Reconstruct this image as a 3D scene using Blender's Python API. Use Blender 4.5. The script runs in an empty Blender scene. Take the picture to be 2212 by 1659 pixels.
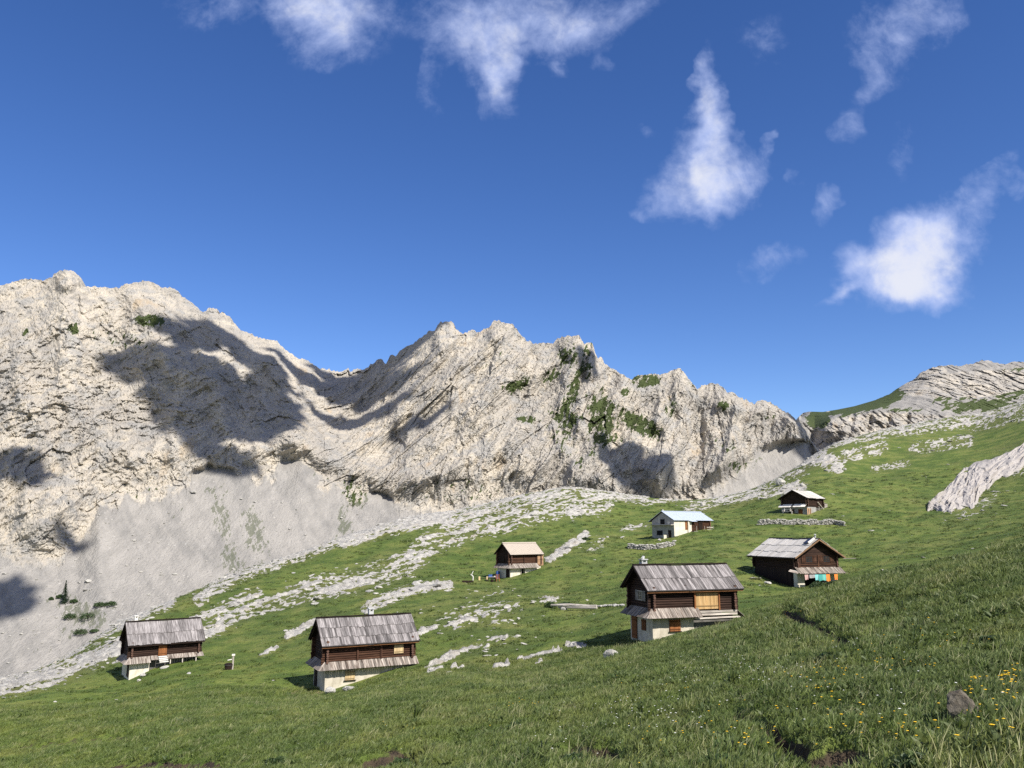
import bpy, math, random
import numpy as np
from mathutils import Vector, Matrix

rng = np.random.default_rng(7)
random.seed(7)
scene = bpy.context.scene
COL = scene.collection
R = math.radians

# ------------------------------------------------------------------ camera
# survey coordinates: (U, V) read on the photograph at 2212 x 1659
FPX, CU, CV, PITCH = 1720.0, 1106.0, 829.5, R(10.5)
CP, SP = math.cos(PITCH), math.sin(PITCH)

def slopes(U, V):
    """(X/Y, Z/Y) of the line of sight through a survey point"""
    x = (np.asarray(U, float) - CU) / FPX
    y = -(np.asarray(V, float) - CV) / FPX
    Y = CP - y * SP
    return x / Y, (SP + y * CP) / Y

def at(U, V, Y):
    a, b = slopes(U, V)
    return np.stack([a * Y, np.asarray(Y, float) + 0 * a, b * Y], -1)

def to_uv(X, Y, Z):
    d = Y * CP + Z * SP
    u = -Y * SP + Z * CP
    return CU + FPX * X / d, CV - FPX * u / d

cam_d = bpy.data.cameras.new('camera')
cam = bpy.data.objects.new('camera', cam_d)
COL.objects.link(cam)
cam_d.sensor_width = 36.0
cam_d.lens = 36.0 * FPX / 2212.0
cam_d.clip_start = 0.1
cam_d.clip_end = 20000
cam.location = (0, 0, 0)
cam.rotation_euler = (R(90) + PITCH, 0, 0)
scene.camera = cam

# ------------------------------------------------------------------ noise
_P = np.random.default_rng(11).permutation(256)
_P = np.concatenate([_P, _P, _P]).astype(np.int32)
_G = np.random.default_rng(12).normal(size=(256, 3))
_G /= np.linalg.norm(_G, axis=1)[:, None]
_G = _G.astype(np.float32)
_A2 = np.random.default_rng(13).uniform(0, 2 * np.pi, 256)
_G2 = np.stack([np.cos(_A2), np.sin(_A2)], 1).astype(np.float32)

def perlin2(x, y, seed=0):
    x = np.asarray(x, np.float32) + seed * 17.31; y = np.asarray(y, np.float32) + seed * 9.77
    xi = np.floor(x).astype(np.int32); yi = np.floor(y).astype(np.int32)
    xf = x - xi; yf = y - yi
    xi &= 255; yi &= 255
    u = xf * xf * xf * (xf * (xf * 6 - 15) + 10); v = yf * yf * yf * (yf * (yf * 6 - 15) + 10)
    def g(dx, dy):
        h = _P[_P[xi + dx] + ((yi + dy) & 255)]
        return _G2[h, 0] * (xf - dx) + _G2[h, 1] * (yf - dy)
    a = g(0, 0); b = g(1, 0); c = g(0, 1); d = g(1, 1)
    return 1.4 * ((a + (b - a) * u) * (1 - v) + (c + (d - c) * u) * v)

def fbm2(x, y, octv=4, seed=0, gain=0.5, lac=2.03):
    s = 0; a = 1.0; n = 0
    for i in range(octv):
        s = s + a * perlin2(x, y, seed + i * 3); n += a
        x = x * lac; y = y * lac; a *= gain
    return s / n

def ridge2(x, y, octv=4, seed=0, gain=0.5, lac=2.1):
    s = 0; a = 1.0; n = 0
    for i in range(octv):
        s = s + a * (1 - 2 * np.abs(perlin2(x, y, seed + i * 3))); n += a
        x = x * lac; y = y * lac; a *= gain
    return s / n

_W = np.random.default_rng(14).uniform(0, 1, (256, 5)).astype(np.float32)

def facets(x, y, seed=0, tilt=1.0):
    """broken-rock relief: tilted plates with sharp steps between them. returns (height -1..1, crack distance)"""
    x = np.asarray(x, np.float32) + seed * 13.7; y = np.asarray(y, np.float32) + seed * 5.3
    xi = np.floor(x).astype(np.int32); yi = np.floor(y).astype(np.int32)
    best = np.full(x.shape, 9.0, np.float32); sec = best.copy(); hgt = np.zeros_like(best)
    for dx in (-1, 0, 1):
        for dy in (-1, 0, 1):
            cx = xi + dx; cy = yi + dy
            h = _P[_P[cx & 255] + (cy & 255)]
            w = _W[h]
            ox = cx + w[:, 0] if x.ndim == 1 else cx + w[..., 0]
            oy = cy + w[..., 1]
            ex = x - ox; ey = y - oy
            d = ex * ex + ey * ey
            near = d < best
            sec = np.where(near, best, np.minimum(sec, d))
            hh = (w[..., 2] - .5) + tilt * ((w[..., 3] - .5) * ex + (w[..., 4] - .5) * ey)
            hgt = np.where(near, hh, hgt); best = np.where(near, d, best)
    return hgt, np.sqrt(sec) - np.sqrt(best)

def sstep(a, b, x):
    t = np.clip((x - a) / (b - a), 0, 1)
    return t * t * (3 - 2 * t)

def capsule(U, V, pts, w):
    """soft mask along a polyline, 1 on the line, 0 at distance w"""
    best = np.full(np.shape(U), 1e9)
    for (a, b), (c, d) in zip(pts[:-1], pts[1:]):
        L2 = max((c - a) ** 2 + (d - b) ** 2, 1e-6)
        t = np.clip(((U - a) * (c - a) + (V - b) * (d - b)) / L2, 0, 1)
        q = (U - a - t * (c - a)) ** 2 + (V - b - t * (d - b)) ** 2
        best = np.minimum(best, q)
    return np.clip(1 - np.sqrt(best) / w, 0, 1)

def blob(U, V, cu, cv, ru, rv, ang=0):
    c, s = math.cos(R(ang)), math.sin(R(ang))
    x = (U - cu) * c + (V - cv) * s; y = -(U - cu) * s + (V - cv) * c
    return np.clip(1.5 - 1.5 * np.sqrt((x / ru) ** 2 + (y / rv) ** 2), 0, 1)

# ------------------------------------------------------------------ mesh helpers
def tag(o, label=None, cat=None, group=None, kind=None):
    if label: o['label'] = label
    if cat: o['category'] = cat
    if group: o['group'] = group
    if kind: o['kind'] = kind
    return o

def link(o, parent=None):
    COL.objects.link(o)
    if parent is not None: o.parent = parent
    return o

def empty(name, loc, rz=0.0):
    o = bpy.data.objects.new(name, None)
    o.empty_display_size = .3
    o.location = loc; o.rotation_euler = (0, 0, rz)
    return link(o)

def grid_mesh(name, P, mat, attrs=None, smooth=True):
    """P: (rows, cols, 3)"""
    nr, nc = P.shape[:2]
    me = bpy.data.meshes.new(name)
    me.vertices.add(nr * nc)
    me.vertices.foreach_set('co', P.reshape(-1).astype(np.float32))
    i = np.arange(nr * nc).reshape(nr, nc)
    q = np.stack([i[:-1, :-1], i[:-1, 1:], i[1:, 1:], i[1:, :-1]], -1).reshape(-1, 4)
    n = len(q)
    me.loops.add(n * 4); me.loops.foreach_set('vertex_index', q.reshape(-1).astype(np.int32))
    me.polygons.add(n)
    me.polygons.foreach_set('loop_start', np.arange(0, n * 4, 4, dtype=np.int32))
    me.polygons.foreach_set('use_smooth', np.full(n, smooth, bool))
    for k, v in (attrs or {}).items():
        a = me.attributes.new(k, 'FLOAT', 'POINT'); a.data.foreach_set('value', np.asarray(v, np.float32).reshape(-1))
    me.update(calc_edges=True); me.validate()
    me.materials.append(mat)
    o = bpy.data.objects.new(name, me)
    return link(o)

# ------------------------------------------------------------------ node helper
class N:
    def __init__(s, tree): s.t = tree; s.n = tree.nodes; s.l = tree.links
    def new(s, typ, **kw):
        nd = s.n.new(typ)
        for k, v in kw.items(): setattr(nd, k, v)
        return nd
    def put(s, sock, v):
        if isinstance(v, bpy.types.NodeSocket): s.l.new(v, sock)
        elif v is not None: sock.default_value = v
    def math(s, op, a, b=None, c=None, clamp=False):
        nd = s.new('ShaderNodeMath', operation=op, use_clamp=clamp)
        s.put(nd.inputs[0], a)
        if b is not None: s.put(nd.inputs[1], b)
        if c is not None: s.put(nd.inputs[2], c)
        return nd.outputs[0]
    def vmath(s, op, a, b=None, scale=None):
        nd = s.new('ShaderNodeVectorMath', operation=op)
        s.put(nd.inputs[0], a)
        if b is not None: s.put(nd.inputs[1], b)
        if scale is not None: s.put(nd.inputs['Scale'], scale)
        return nd.outputs['Value'] if op in ('LENGTH', 'DOT_PRODUCT', 'DISTANCE') else nd.outputs[0]
    def noise(s, vec, scale, detail=4, rough=.5, dist=0, out='Fac'):
        nd = s.new('ShaderNodeTexNoise'); s.put(nd.inputs['Vector'], vec)
        s.put(nd.inputs['Scale'], scale); nd.inputs['Detail'].default_value = detail
        nd.inputs['Roughness'].default_value = rough; nd.inputs['Distortion'].default_value = dist
        return nd.outputs[out]
    def voro(s, vec, scale, feature='F1', out='Distance', rand=1):
        nd = s.new('ShaderNodeTexVoronoi', feature=feature); s.put(nd.inputs['Vector'], vec)
        nd.inputs['Scale'].default_value = scale; nd.inputs['Randomness'].default_value = rand
        return nd.outputs[out]
    def ramp(s, f, a, b, lo=0., hi=1., smooth=True):
        nd = s.new('ShaderNodeMapRange', interpolation_type='SMOOTHSTEP' if smooth else 'LINEAR')
        s.put(nd.inputs[0], f); s.put(nd.inputs[1], a); s.put(nd.inputs[2], b); s.put(nd.inputs[3], lo); s.put(nd.inputs[4], hi)
        return nd.outputs[0]
    def mix(s, f, a, b, blend='MIX'):
        nd = s.new('ShaderNodeMix', data_type='RGBA', blend_type=blend)
        s.put(nd.inputs[0], f)
        for k, v in ((6, a), (7, b)):
            if isinstance(v, (tuple, list)): v = tuple(v) + (1,) * (4 - len(v))
            s.put(nd.inputs[k], v)
        return nd.outputs[2]
    def attr(s, name, out='Fac'):
        nd = s.new('ShaderNodeAttribute', attribute_name=name); return nd.outputs[out]
    def pos(s): return s.new('ShaderNodeNewGeometry').outputs['Position']
    def obj(s): return s.new('ShaderNodeTexCoord').outputs['Object']
    def mapping(s, vec, loc=(0, 0, 0), rot=(0, 0, 0), scale=(1, 1, 1)):
        nd = s.new('ShaderNodeMapping'); s.put(nd.inputs[0], vec)
        nd.inputs[1].default_value = loc; nd.inputs[2].default_value = rot; nd.inputs[3].default_value = scale
        return nd.outputs[0]
    def bump(s, h, strength, dist, normal=None):
        nd = s.new('ShaderNodeBump'); s.put(nd.inputs['Height'], h)
        nd.inputs['Strength'].default_value = strength; nd.inputs['Distance'].default_value = dist
        if normal is not None: s.put(nd.inputs['Normal'], normal)
        return nd.outputs[0]

def material(name):
    m = bpy.data.materials.new(name); m.use_nodes = True
    n = N(m.node_tree); b = m.node_tree.nodes['Principled BSDF']
    b.inputs['Roughness'].default_value = .9
    b.inputs['Specular IOR Level'].default_value = .2
    return m, n, b
# ------------------------------------------------------------------ the near hillside: one real height field
# surveyed ground points (U, V, distance ahead in m)
SURVEY = [
 # bottom of the view
 (-400,1659,58),(0,1659,45),(300,1659,34),(600,1659,25),(850,1659,20),(1106,1659,16),(1400,1659,12),(1700,1659,9.5),(2000,1659,8),(2212,1659,7),
 (2212,1500,10.5),(2212,1350,16),(2212,1190,28),(2600,1500,9.5),(2600,1300,15),(2600,1090,26),
 (1900,1500,12.5),(1900,1360,22),(1950,1237,36),(2080,1215,32),(1800,1272,40),
 (1600,1500,17),(1600,1410,28),(1640,1332,45),(1500,1372,50),(1300,1550,21),(1300,1455,34),(1390,1400,52),
 (1000,1560,27),(1000,1500,38),(1000,1466,50),(700,1580,32),(700,1530,48),(400,1600,37),(400,1530,55),(0,1560,62),(0,1490,95),
 (-400,1560,80),(-400,1540,110),
 # ground hidden behind the near rise
 (1640,1340,58),(1800,1290,60),(1950,1268,60),(2212,1240,50),(2212,1195,75),(1800,1262,85),(1900,1250,90),(2050,1225,95),(2600,1130,70),
 # round the huts
 (1400,1389,66),(1560,1352,66.5),(1600,1335,70),(1380,1378,70),(1450,1330,76),
 (690,1496,70),(790,1472,70.5),(895,1433,74),(660,1472,75),(780,1410,82),
 (265,1473,88),(330,1447,89),(425,1426,92),(500,1444,84),(245,1450,93),(340,1395,102),
 (1080,1252,138),(1110,1245,138.5),(1180,1222,143),(1055,1248,143),(1150,1215,150),
 (1740,1266,105),(1810,1255,105),(1690,1248,114),(1640,1232,116),(1760,1228,117),
 (1412,1168,160),(1440,1165,160),(1535,1142,166),(1480,1125,176),(1405,1160,168),
 (1690,1114,175),(1745,1112,175),(1790,1096,181),(1740,1080,190),
 # between them
 (540,1420,92),(600,1385,100),(840,1395,84),(1000,1432,72),(1250,1402,72),(1100,1485,50),
 (1340,1330,82),(1200,1320,95),(1060,1345,92),(1130,1292,108),(1000,1262,128),(1200,1264,128),(1330,1262,121),(900,1292,114),
 (1250,1200,147),(1500,1200,131),(1600,1230,114),(1550,1165,150),(1560,1110,200),(1720,1060,215),
 (1950,1190,120),(2212,1150,112),(1950,1125,160),(2100,1100,165),(2212,1060,178),(2000,1040,212),(1900,1000,255),(2100,930,300),(2212,980,220),
 (2600,1000,120),(2600,880,200),(2600,780,330),
 (1000,1180,172),(800,1235,152),(600,1295,132),(450,1352,117),(1240,1120,195),(1400,1120,198),(1600,1100,206),
 # the rocky crest
 (-400,1560,118),(0,1470,118),(100,1440,122),(260,1347,140),(360,1302,155),(500,1241,175),(640,1197,190),(720,1167,200),(870,1121,215),(1000,1100,225),
 (1130,1070,235),(1240,1054,240),(1390,1073,250),(1560,1073,260),(1640,1050,266),(1720,1010,280),(1800,960,300),(1900,930,325),(2050,905,335),(2212,867,340),
]
_crest = [(-400,1560,118),(0,1470,118),(260,1347,140),(500,1241,175),(720,1167,200),(1000,1100,225),(1240,1054,240),(1560,1073,260),(1720,1010,280),(1900,930,325),(2212,867,340),(2600,780,340)]
SURVEY += [(u, v + 70, d * 1.35) for u, v, d in _crest] + [(u, max(v + 150, 1120), d * 1.9) for u, v, d in _crest]
WORLD_PTS = [(0,2,-1.66),(-2,2,-2.1),(2.5,2,-1.25),(0,4,-2.0),(3.5,5,-1.55),(-4,5,-3.4),(-6,8,-4.9),(-14,20,-8.6),(10,3,-.4),(20,8,.9),(40,20,4),(70,30,8),(-10,3,-4.2),(-20,8,-8.5),(-45,25,-17),(-90,60,-28),(60,60,7)]

def tps_fit():
    s = np.array(SURVEY, float)
    a, b = slopes(s[:, 0], s[:, 1])
    A = list(a); D = list(s[:, 2]); W = list(b)
    for x, y, z in WORLD_PTS: A.append(x / y); D.append(y); W.append(z / y)
    X = np.stack([np.array(A) * 3.0, np.log(np.array(D))], 1); W = np.array(W)
    n = len(X)
    r2 = ((X[:, None] - X[None]) ** 2).sum(-1)
    K = .5 * r2 * np.log(r2 + 1e-12) + np.eye(n) * 2e-4
    Pm = np.concatenate([np.ones((n, 1)), X], 1)
    M = np.zeros((n + 3, n + 3)); M[:n, :n] = K; M[:n, n:] = Pm; M[n:, :n] = Pm.T
    sol = np.linalg.solve(M, np.concatenate([W, np.zeros(3)]))
    return X, sol

_TX, _TS = tps_fit()
def tps(a, ly):
    q = np.stack([np.asarray(a).reshape(-1) * 3.0, np.asarray(ly).reshape(-1)], 1)
    out = np.empty(len(q))
    for i in range(0, len(q), 40000):
        c = q[i:i + 40000]
        r2 = ((c[:, None] - _TX[None]) ** 2).sum(-1)
        out[i:i + 40000] = (.5 * r2 * np.log(r2 + 1e-12)) @ _TS[:-3] + _TS[-3] + c @ _TS[-2:]
    return out.reshape(np.shape(a))

A0, A1, NA = -1.1, 1.1, 1130
L0, L1, NL = math.log(1.6), math.log(560.0), 1150
# coarse fit, then bilinear up to the full grid
def spread_a(t): return np.sign(t) * (np.abs(t) + 90 * np.maximum(np.abs(t) - .8, 0) ** 3)   # columns open out beyond the view
_TT = np.linspace(A0, A1, 2001); _TA = spread_a(_TT)
_ca = spread_a(np.linspace(A0, A1, 231)); _cl = np.linspace(L0, L1, 231)
_cw = tps(*np.meshgrid(_ca, _cl))
def lerp_grid(Wg, a, ly, a0, a1, l0, l1):
    nl, na = Wg.shape; a = np.interp(a, _TA, _TT)
    x = np.clip((a - a0) / (a1 - a0) * (na - 1), 0, na - 1.001); y = np.clip((ly - l0) / (l1 - l0) * (nl - 1), 0, nl - 1.001)
    i = x.astype(int); j = y.astype(int); fx = x - i; fy = y - j
    return (Wg[j, i] * (1 - fx) + Wg[j, i + 1] * fx) * (1 - fy) + (Wg[j + 1, i] * (1 - fx) + Wg[j + 1, i + 1] * fx) * fy
def cubic_up(Wc, n_out):
    """Catmull-Rom resampling along axis 0"""
    n = Wc.shape[0]; t = np.linspace(0, n - 1, n_out); i = np.clip(t.astype(int), 0, n - 2); f = (t - i)[:, None]
    g = lambda k: Wc[np.clip(i + k, 0, n - 1)]
    p0, p1, p2, p3 = g(-1), g(0), g(1), g(2)
    return .5 * ((2 * p1) + (p2 - p0) * f + (2 * p0 - 5 * p1 + 4 * p2 - p3) * f * f + (3 * p1 - p0 - 3 * p2 + p3) * f ** 3)
WG = cubic_up(cubic_up(_cw, NL).T, NA).T
GA, GL = np.meshgrid(spread_a(np.linspace(A0, A1, NA)), np.linspace(L0, L1, NL))
GY = np.exp(GL); GX = GA * GY; GZ = WG * GY
GU, GV = to_uv(GX, GY, GZ)

# where bare limestone breaks through the turf: strips surveyed along the slope
RP = np.zeros_like(GX)
def strip(pts, w, s=1.0):
    global RP
    RP = np.maximum(RP, s * np.clip(capsule(GU, GV, pts, w) * 1.6, 0, 1))
def patch(cu, cv, ru, rv, ang, s):
    global RP
    RP = np.maximum(RP, s * blob(GU, GV, cu, cv, ru, rv, ang))
strip([(-60,1500),(100,1462),(262,1400)], 34, 1); strip([(-40,1475),(120,1430),(260,1352)], 14, .8)
strip([(255,1350),(300,1325),(365,1303)], 22, 1); strip([(430,1295),(486,1258),(560,1225),(660,1193),(760,1153)], 24, .9)
strip([(740,1166),(870,1131),(965,1116)], 26, 1.15); strip([(960,1122),(1100,1086),(1240,1060),(1385,1073)], 26, .85)
strip([(640,1285),(700,1268),(800,1243),(881,1219),(930,1174),(985,1153),(1090,1122),(1194,1098),(1298,1087)], 40, .78)
strip([(790,1316),(853,1287),(909,1268),(970,1266)], 17, .95)
strip([(425,1378),(503,1335),(573,1307),(665,1281)], 24, .85); strip([(415,1342),(486,1310),(555,1283)], 17, .85)
strip([(870,1330),(1000,1290),(1100,1275)], 20, .35)
patch(1040,1330,170,48,-8,.62); patch(1060,1395,150,35,-14,.5); patch(1190,1300,45,14,0,.8)
strip([(895,1371),(940,1350)], 8, 1.2); strip([(921,1442),(990,1416)], 7, 1.2); strip([(924,1454),(956,1449)], 5, 1.2); strip([(970,1451),(1002,1445)], 5, 1.1)
strip([(1068,1443),(1098,1434)], 5, 1.2); strip([(1120,1424),(1160,1417),(1212,1405)], 6, 1.1); strip([(1226,1397),(1262,1398)], 7, 1.2); strip([(1128,1449),(1170,1437)], 5, .9)
strip([(620,1378),(680,1345)], 9, 1.2); strip([(560,1418),(600,1400)], 5, .8)
strip([(1185,1210),(1222,1184),(1265,1157)], 13, 1.1); patch(1285,1178,60,25,-25,.5)
patch(1370,1140,55,14,-10,.6); strip([(1390,1088),(1500,1075)], 8, .7)
strip([(1767,968),(1817,947),(1923,929),(2030,918),(2136,900),(2230,872)], 26, .78)
strip([(1740,992),(1770,985),(1805,1003)], 28, 1.1); strip([(1825,985),(1906,967)], 22, .72); strip([(1888,1014),(1960,1000)], 14, .6)
strip([(1976,968),(2090,953)], 22, .7); strip([(1655,1035),(1732,1021)], 16, .7); strip([(1566,1078),(1640,1066),(1730,1055)], 20, .85)
strip([(1488,1098),(1575,1076)], 22, .62); strip([(1690,1060),(1720,1050)], 22, 1.0); strip([(1640,1062),(1700,1020),(1760,985)], 26, .55)
patch(2110,1090,120,50,-28,.45); patch(2190,1000,60,60,-30,.55); strip([(2100,930),(2212,900)], 18, .5)
patch(1300,1410,60,20,0,.3); patch(880,1420,60,30,0,.25)
RP *= sstep(52, 60, GY)
# bare soil: eroded banks, trodden trench, worn patches
SOIL = np.zeros_like(GX); CUT = np.zeros_like(GX)
def cut(pts, w, depth, s=1.0):
    global SOIL, CUT
    m = capsule(GU, GV, pts, w); m = np.where(GY < 60, m, 0)
    m = m * (1 + 1.3 * fbm2(GX / .9, GY / .9, 4, 45)); SOIL = np.maximum(SOIL, s * sstep(.25, .75, m)); CUT = np.maximum(CUT, depth * sstep(.1, .9, m))
cut([(1690,1322),(1760,1345),(1800,1372),(1845,1395)], 26, .5, 1)
cut([(230,1668),(330,1652),(480,1650)], 26, .38); cut([(40,1612),(150,1602),(280,1588)], 16, .2, .45)
cut([(780,1664),(850,1640),(900,1640)], 30, .34, .85); cut([(1215,1635),(1260,1618),(1330,1640)], 34, .3, .9)
cut([(1680,1610),(1740,1650),(1930,1638)], 56, .38, 1); cut([(1590,1555),(1640,1570),(1700,1600)], 28, .2, .95)
cut([(2070,1490),(2100,1540)], 22, .05, .6)
WORN = np.maximum(blob(GU, GV, 660, 1497, 60, 12, 0) * (GY > 60), 0) * .8

def terrain_detail(x, y):
    far = sstep(30, 80, y)
    z = fbm2(x / 16, y / 16, 3, 1) * .45 * far + fbm2(x / 5.5, y / 5.5, 3, 5) * (.16 + .12 * far)
    z = z + fbm2(x / 1.3, y / 1.3, 3, 9) * (.12 - .05 * far) + np.abs(fbm2(x / 2.6, y / 2.6, 2, 15)) * .35 * (1 - far)
    return z
HUT_AT = [at(*k) for k in ((1450,1370,67),(1500,1350,69),(740,1480,71),(800,1465,72.5),(310,1452,89),(360,1440,90),(1110,1247,140),(1150,1235,142),(1745,1262,106),(1740,1255,110),(1440,1165,162),(1490,1152,165),(1745,1112,177),(1765,1105,180))]
DETAIL = terrain_detail(GX, GY)
for _p in HUT_AT: DETAIL = DETAIL * (1 - .9 * np.exp(-((GX - _p[0]) ** 2 + (GY - _p[1]) ** 2) / 30.0))
# rock: slabs and blocks, strung along the strike of the slope
def rock_field(x, y):
    c, s = .61, .79
    p = x * c + y * s; q = -x * s + y * c
    n = fbm2(p / 13, q / 3.6, 6, 21, .6)
    n2 = fbm2(x / 1.6, y / 1.6, 3, 31)
    return p, q, n + .45 * n2
PP, QQ, RN = rock_field(GX, GY)
ROCK = sstep(-.04, .10, RN * 1.15 + RP * .95 - .76) * (RP > .02)
# loose blocks scattered more widely
h1, c1 = facets(GX / .9, GY / .9, 3); spr = sstep(.30, .36, h1 + .22 * fbm2(GX / 25, GY / 25, 2, 41)) * sstep(70, 90, GY) * sstep(.2, .6, RP)
ROCK = np.maximum(ROCK, spr * .9)
fh, fc = facets(PP / 2.4, QQ / 1.0, 5, 1.6); fh2, fc2 = facets(PP / .8, QQ / .5, 6, 1.6)
GZ = GZ + DETAIL - CUT + ROCK * (.12 + .34 * fh + .20 * fh2 + .06 * RP)
GU, GV = to_uv(GX, GY, GZ)

def ground(x, y):
    """height of the hillside at a place"""
    x = np.asarray(x, float); y = np.asarray(y, float)
    return lerp_grid(GZ, x / y, np.log(y), A0, A1, L0, L1)

def field(F, x, y):
    x = np.asarray(x, float); y = np.asarray(y, float)
    return lerp_grid(F, x / y, np.log(y), A0, A1, L0, L1)

_SY = np.exp(np.linspace(math.log(4), math.log(400), 2400))
def hit(U, V, ymin=4):
    """first place where a line of sight meets the hillside"""
    a, b = slopes(U, V)
    ys = _SY[_SY >= ymin]
    d = ground(a * ys, ys) - b * ys
    k = np.argmax(d > 0)
    if d[k] <= 0: return None
    y = ys[k]
    if k > 0:
        t = d[k - 1] / (d[k - 1] - d[k]); y = ys[k - 1] + (ys[k] - ys[k - 1]) * t
    return np.array([a * y, y, float(ground(a * y, y))])

# ------------------------------------------------------------------ turf colour, shared by ground and blades
def turf_colour(n, p):
    big = n.noise(p, .035, 3, .55); mid = n.noise(p, .22, 4, .6); fine = n.noise(p, 1.7, 3, .6)
    c = n.mix(n.ramp(big, .35, .68), (.092, .140, .030), (.130, .180, .042))
    c = n.mix(n.ramp(mid, .42, .66), c, (.064, .108, .024))
    c = n.mix(n.math('MULTIPLY', n.ramp(mid, .52, .30), .8), c, (.165, .192, .058))
    c = n.mix(n.math('MULTIPLY', n.ramp(fine, .5, .72), .6), c, (.046, .080, .018))
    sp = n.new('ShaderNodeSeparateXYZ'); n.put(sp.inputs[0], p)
    left_near = n.math('MULTIPLY', n.ramp(sp.outputs[0], 12, -24), n.ramp(sp.outputs[1], 110, 60))  # turf turns lighter and yellower toward the left on the nearer ground
    k = n.mix(left_near, (1.08, .985, .93), (1.38, 1.24, 1.03))
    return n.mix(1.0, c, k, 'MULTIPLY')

def mat_ground():
    m, n, b = material('alpine_turf_and_rock')
    p = n.pos()
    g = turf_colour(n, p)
    dry = n.ramp(n.noise(p, .06, 4, .6), .52, .68)
    rp = n.attr('rockish')
    g = n.mix(n.math('MULTIPLY', n.math('ADD', n.math('MULTIPLY', dry, .35), n.math('MULTIPLY', rp, .75), clamp=True), .75), g, (.130, .125, .050))
    rn = n.noise(p, .9, 6, .62); r2 = n.noise(p, 5.0, 4, .6)
    rc = n.mix(n.ramp(rn, .34, .62), (.27, .258, .238), (.50, .475, .425))
    rc = n.mix(n.ramp(r2, .55, .72, 0, .55), rc, (.17, .16, .145))
    rc = n.mix(n.ramp(n.noise(p, .3, 3), .56, .75, 0, .5), rc, (.45, .38, .28))
    rf = n.math('ADD', n.attr('rock'), n.math('MULTIPLY', n.math('SUBTRACT', n.noise(p, 2.6, 5, .65), .5), .9))
    rf = n.ramp(rf, .38, .56)
    col = n.mix(rf, g, rc)
    so = n.math('ADD', n.attr('soil'), n.math('MULTIPLY', n.math('SUBTRACT', n.noise(p, 3.5, 4, .6), .5), .8))
    sc = n.mix(n.noise(p, 9, 4, .6), (.032, .023, .015), (.115, .084, .055))
    col = n.mix(n.ramp(so, .35, .6), col, sc)
    wn = n.ramp(n.math('ADD', n.attr('worn'), n.math('MULTIPLY', n.math('SUBTRACT', n.noise(p, .8, 4, .6), .5), .9)), .35, .7)
    col = n.mix(wn, col, (.24, .19, .11))
    n.put(b.inputs['Base Color'], col)
    hgt = n.math('ADD', n.math('MULTIPLY', n.noise(p, 2.2, 6, .7), 1.0), n.math('MULTIPLY', n.noise(p, 11, 3, .6), .35))
    n.put(b.inputs['Normal'], n.bump(hgt, .85, .35))
    return m
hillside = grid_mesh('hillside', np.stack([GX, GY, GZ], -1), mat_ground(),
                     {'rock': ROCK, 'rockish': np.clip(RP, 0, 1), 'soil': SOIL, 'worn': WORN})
tag(hillside, 'green alpine slope with pale limestone bands below the huts and mountains', 'slope', kind='structure')
# ------------------------------------------------------------------ the limestone mountains
SKY_A = [(0,195),(150,155),(215,152),(265,165),(305,150),(325,150),(335,125),(370,103),(420,97),(460,105),(490,135),(503,195),(540,205),(600,200),(690,212),(740,208),(780,185),(850,175),(910,167),(965,180),(1000,205),(1075,212),(1110,230),(1130,260),(1200,305),(1265,365),(1295,335),(1345,335),(1370,365),(1400,370),(1440,400),(1470,450),(1510,480),(1560,500),(1590,515),(1680,530),(1720,545),(1770,590),(1850,645),(1900,660),(1985,710),(2040,716)]
SKY_B = [(0,410),(80,415),(115,392),(125,420),(170,395),(200,405),(250,375),(300,340),(330,345),(345,370),(380,310),(410,320),(440,280),(520,240),(570,200),(610,165),(650,160),(670,120),(700,105),(765,108),(790,160),(830,180),(890,155),(925,175),(955,150),(990,145),(1015,100),(1050,98),(1075,112),(1130,120),(1165,155),(1200,205),(1230,230),(1275,240),(1330,235),(1385,240),(1410,210),(1480,195),(1550,190),(1580,240),(1600,240),(1630,235),(1645,290),(1665,335),(1690,328),(1720,380),(1780,410),(1830,440),(1865,465),(1920,440),(2010,428),(2040,428)]
SKY_C = [(0,190),(40,185),(65,165),(105,155),(135,170),(160,200),(190,240),(225,280),(250,262),(300,250),(345,247),(390,275),(405,300),(440,298),(480,330),(540,355),(575,370),(600,352),(640,350),(690,375),(740,410),(790,435),(820,462),(845,476),(870,520),(900,570),(960,650),(1040,760)]
SK = [(-420, 640), (-200, 600)] + [(x * .3472, 548.6 + y * .3472) for x, y in SKY_A] + [(713.2 + .3472 * x, 658.3 + .3472 * y) for x, y in SKY_B] + [(1426.4 + .3552 * x, 740.6 + .3552 * y) for x, y in SKY_C]
SK = np.array(sorted(SK))
FAR_SKY = np.array([(835,500),(843,450),(870,425),(905,418),(990,420),(1080,405),(1180,385),(1300,350),(1400,310),(1440,280),(1500,245),(1570,210),(1585,185),(1640,160),(1690,143),(1760,138),(1830,145),(1860,130),(1900,130),(1960,108),(2000,108),(2040,125),(2100,135),(2140,115),(2212,118),(2500,95),(3300,60)], float)
FAR_SKY = np.stack([1426.4 + .3552 * FAR_SKY[:, 0], 740.6 + .3552 * FAR_SKY[:, 1]], 1)

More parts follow.
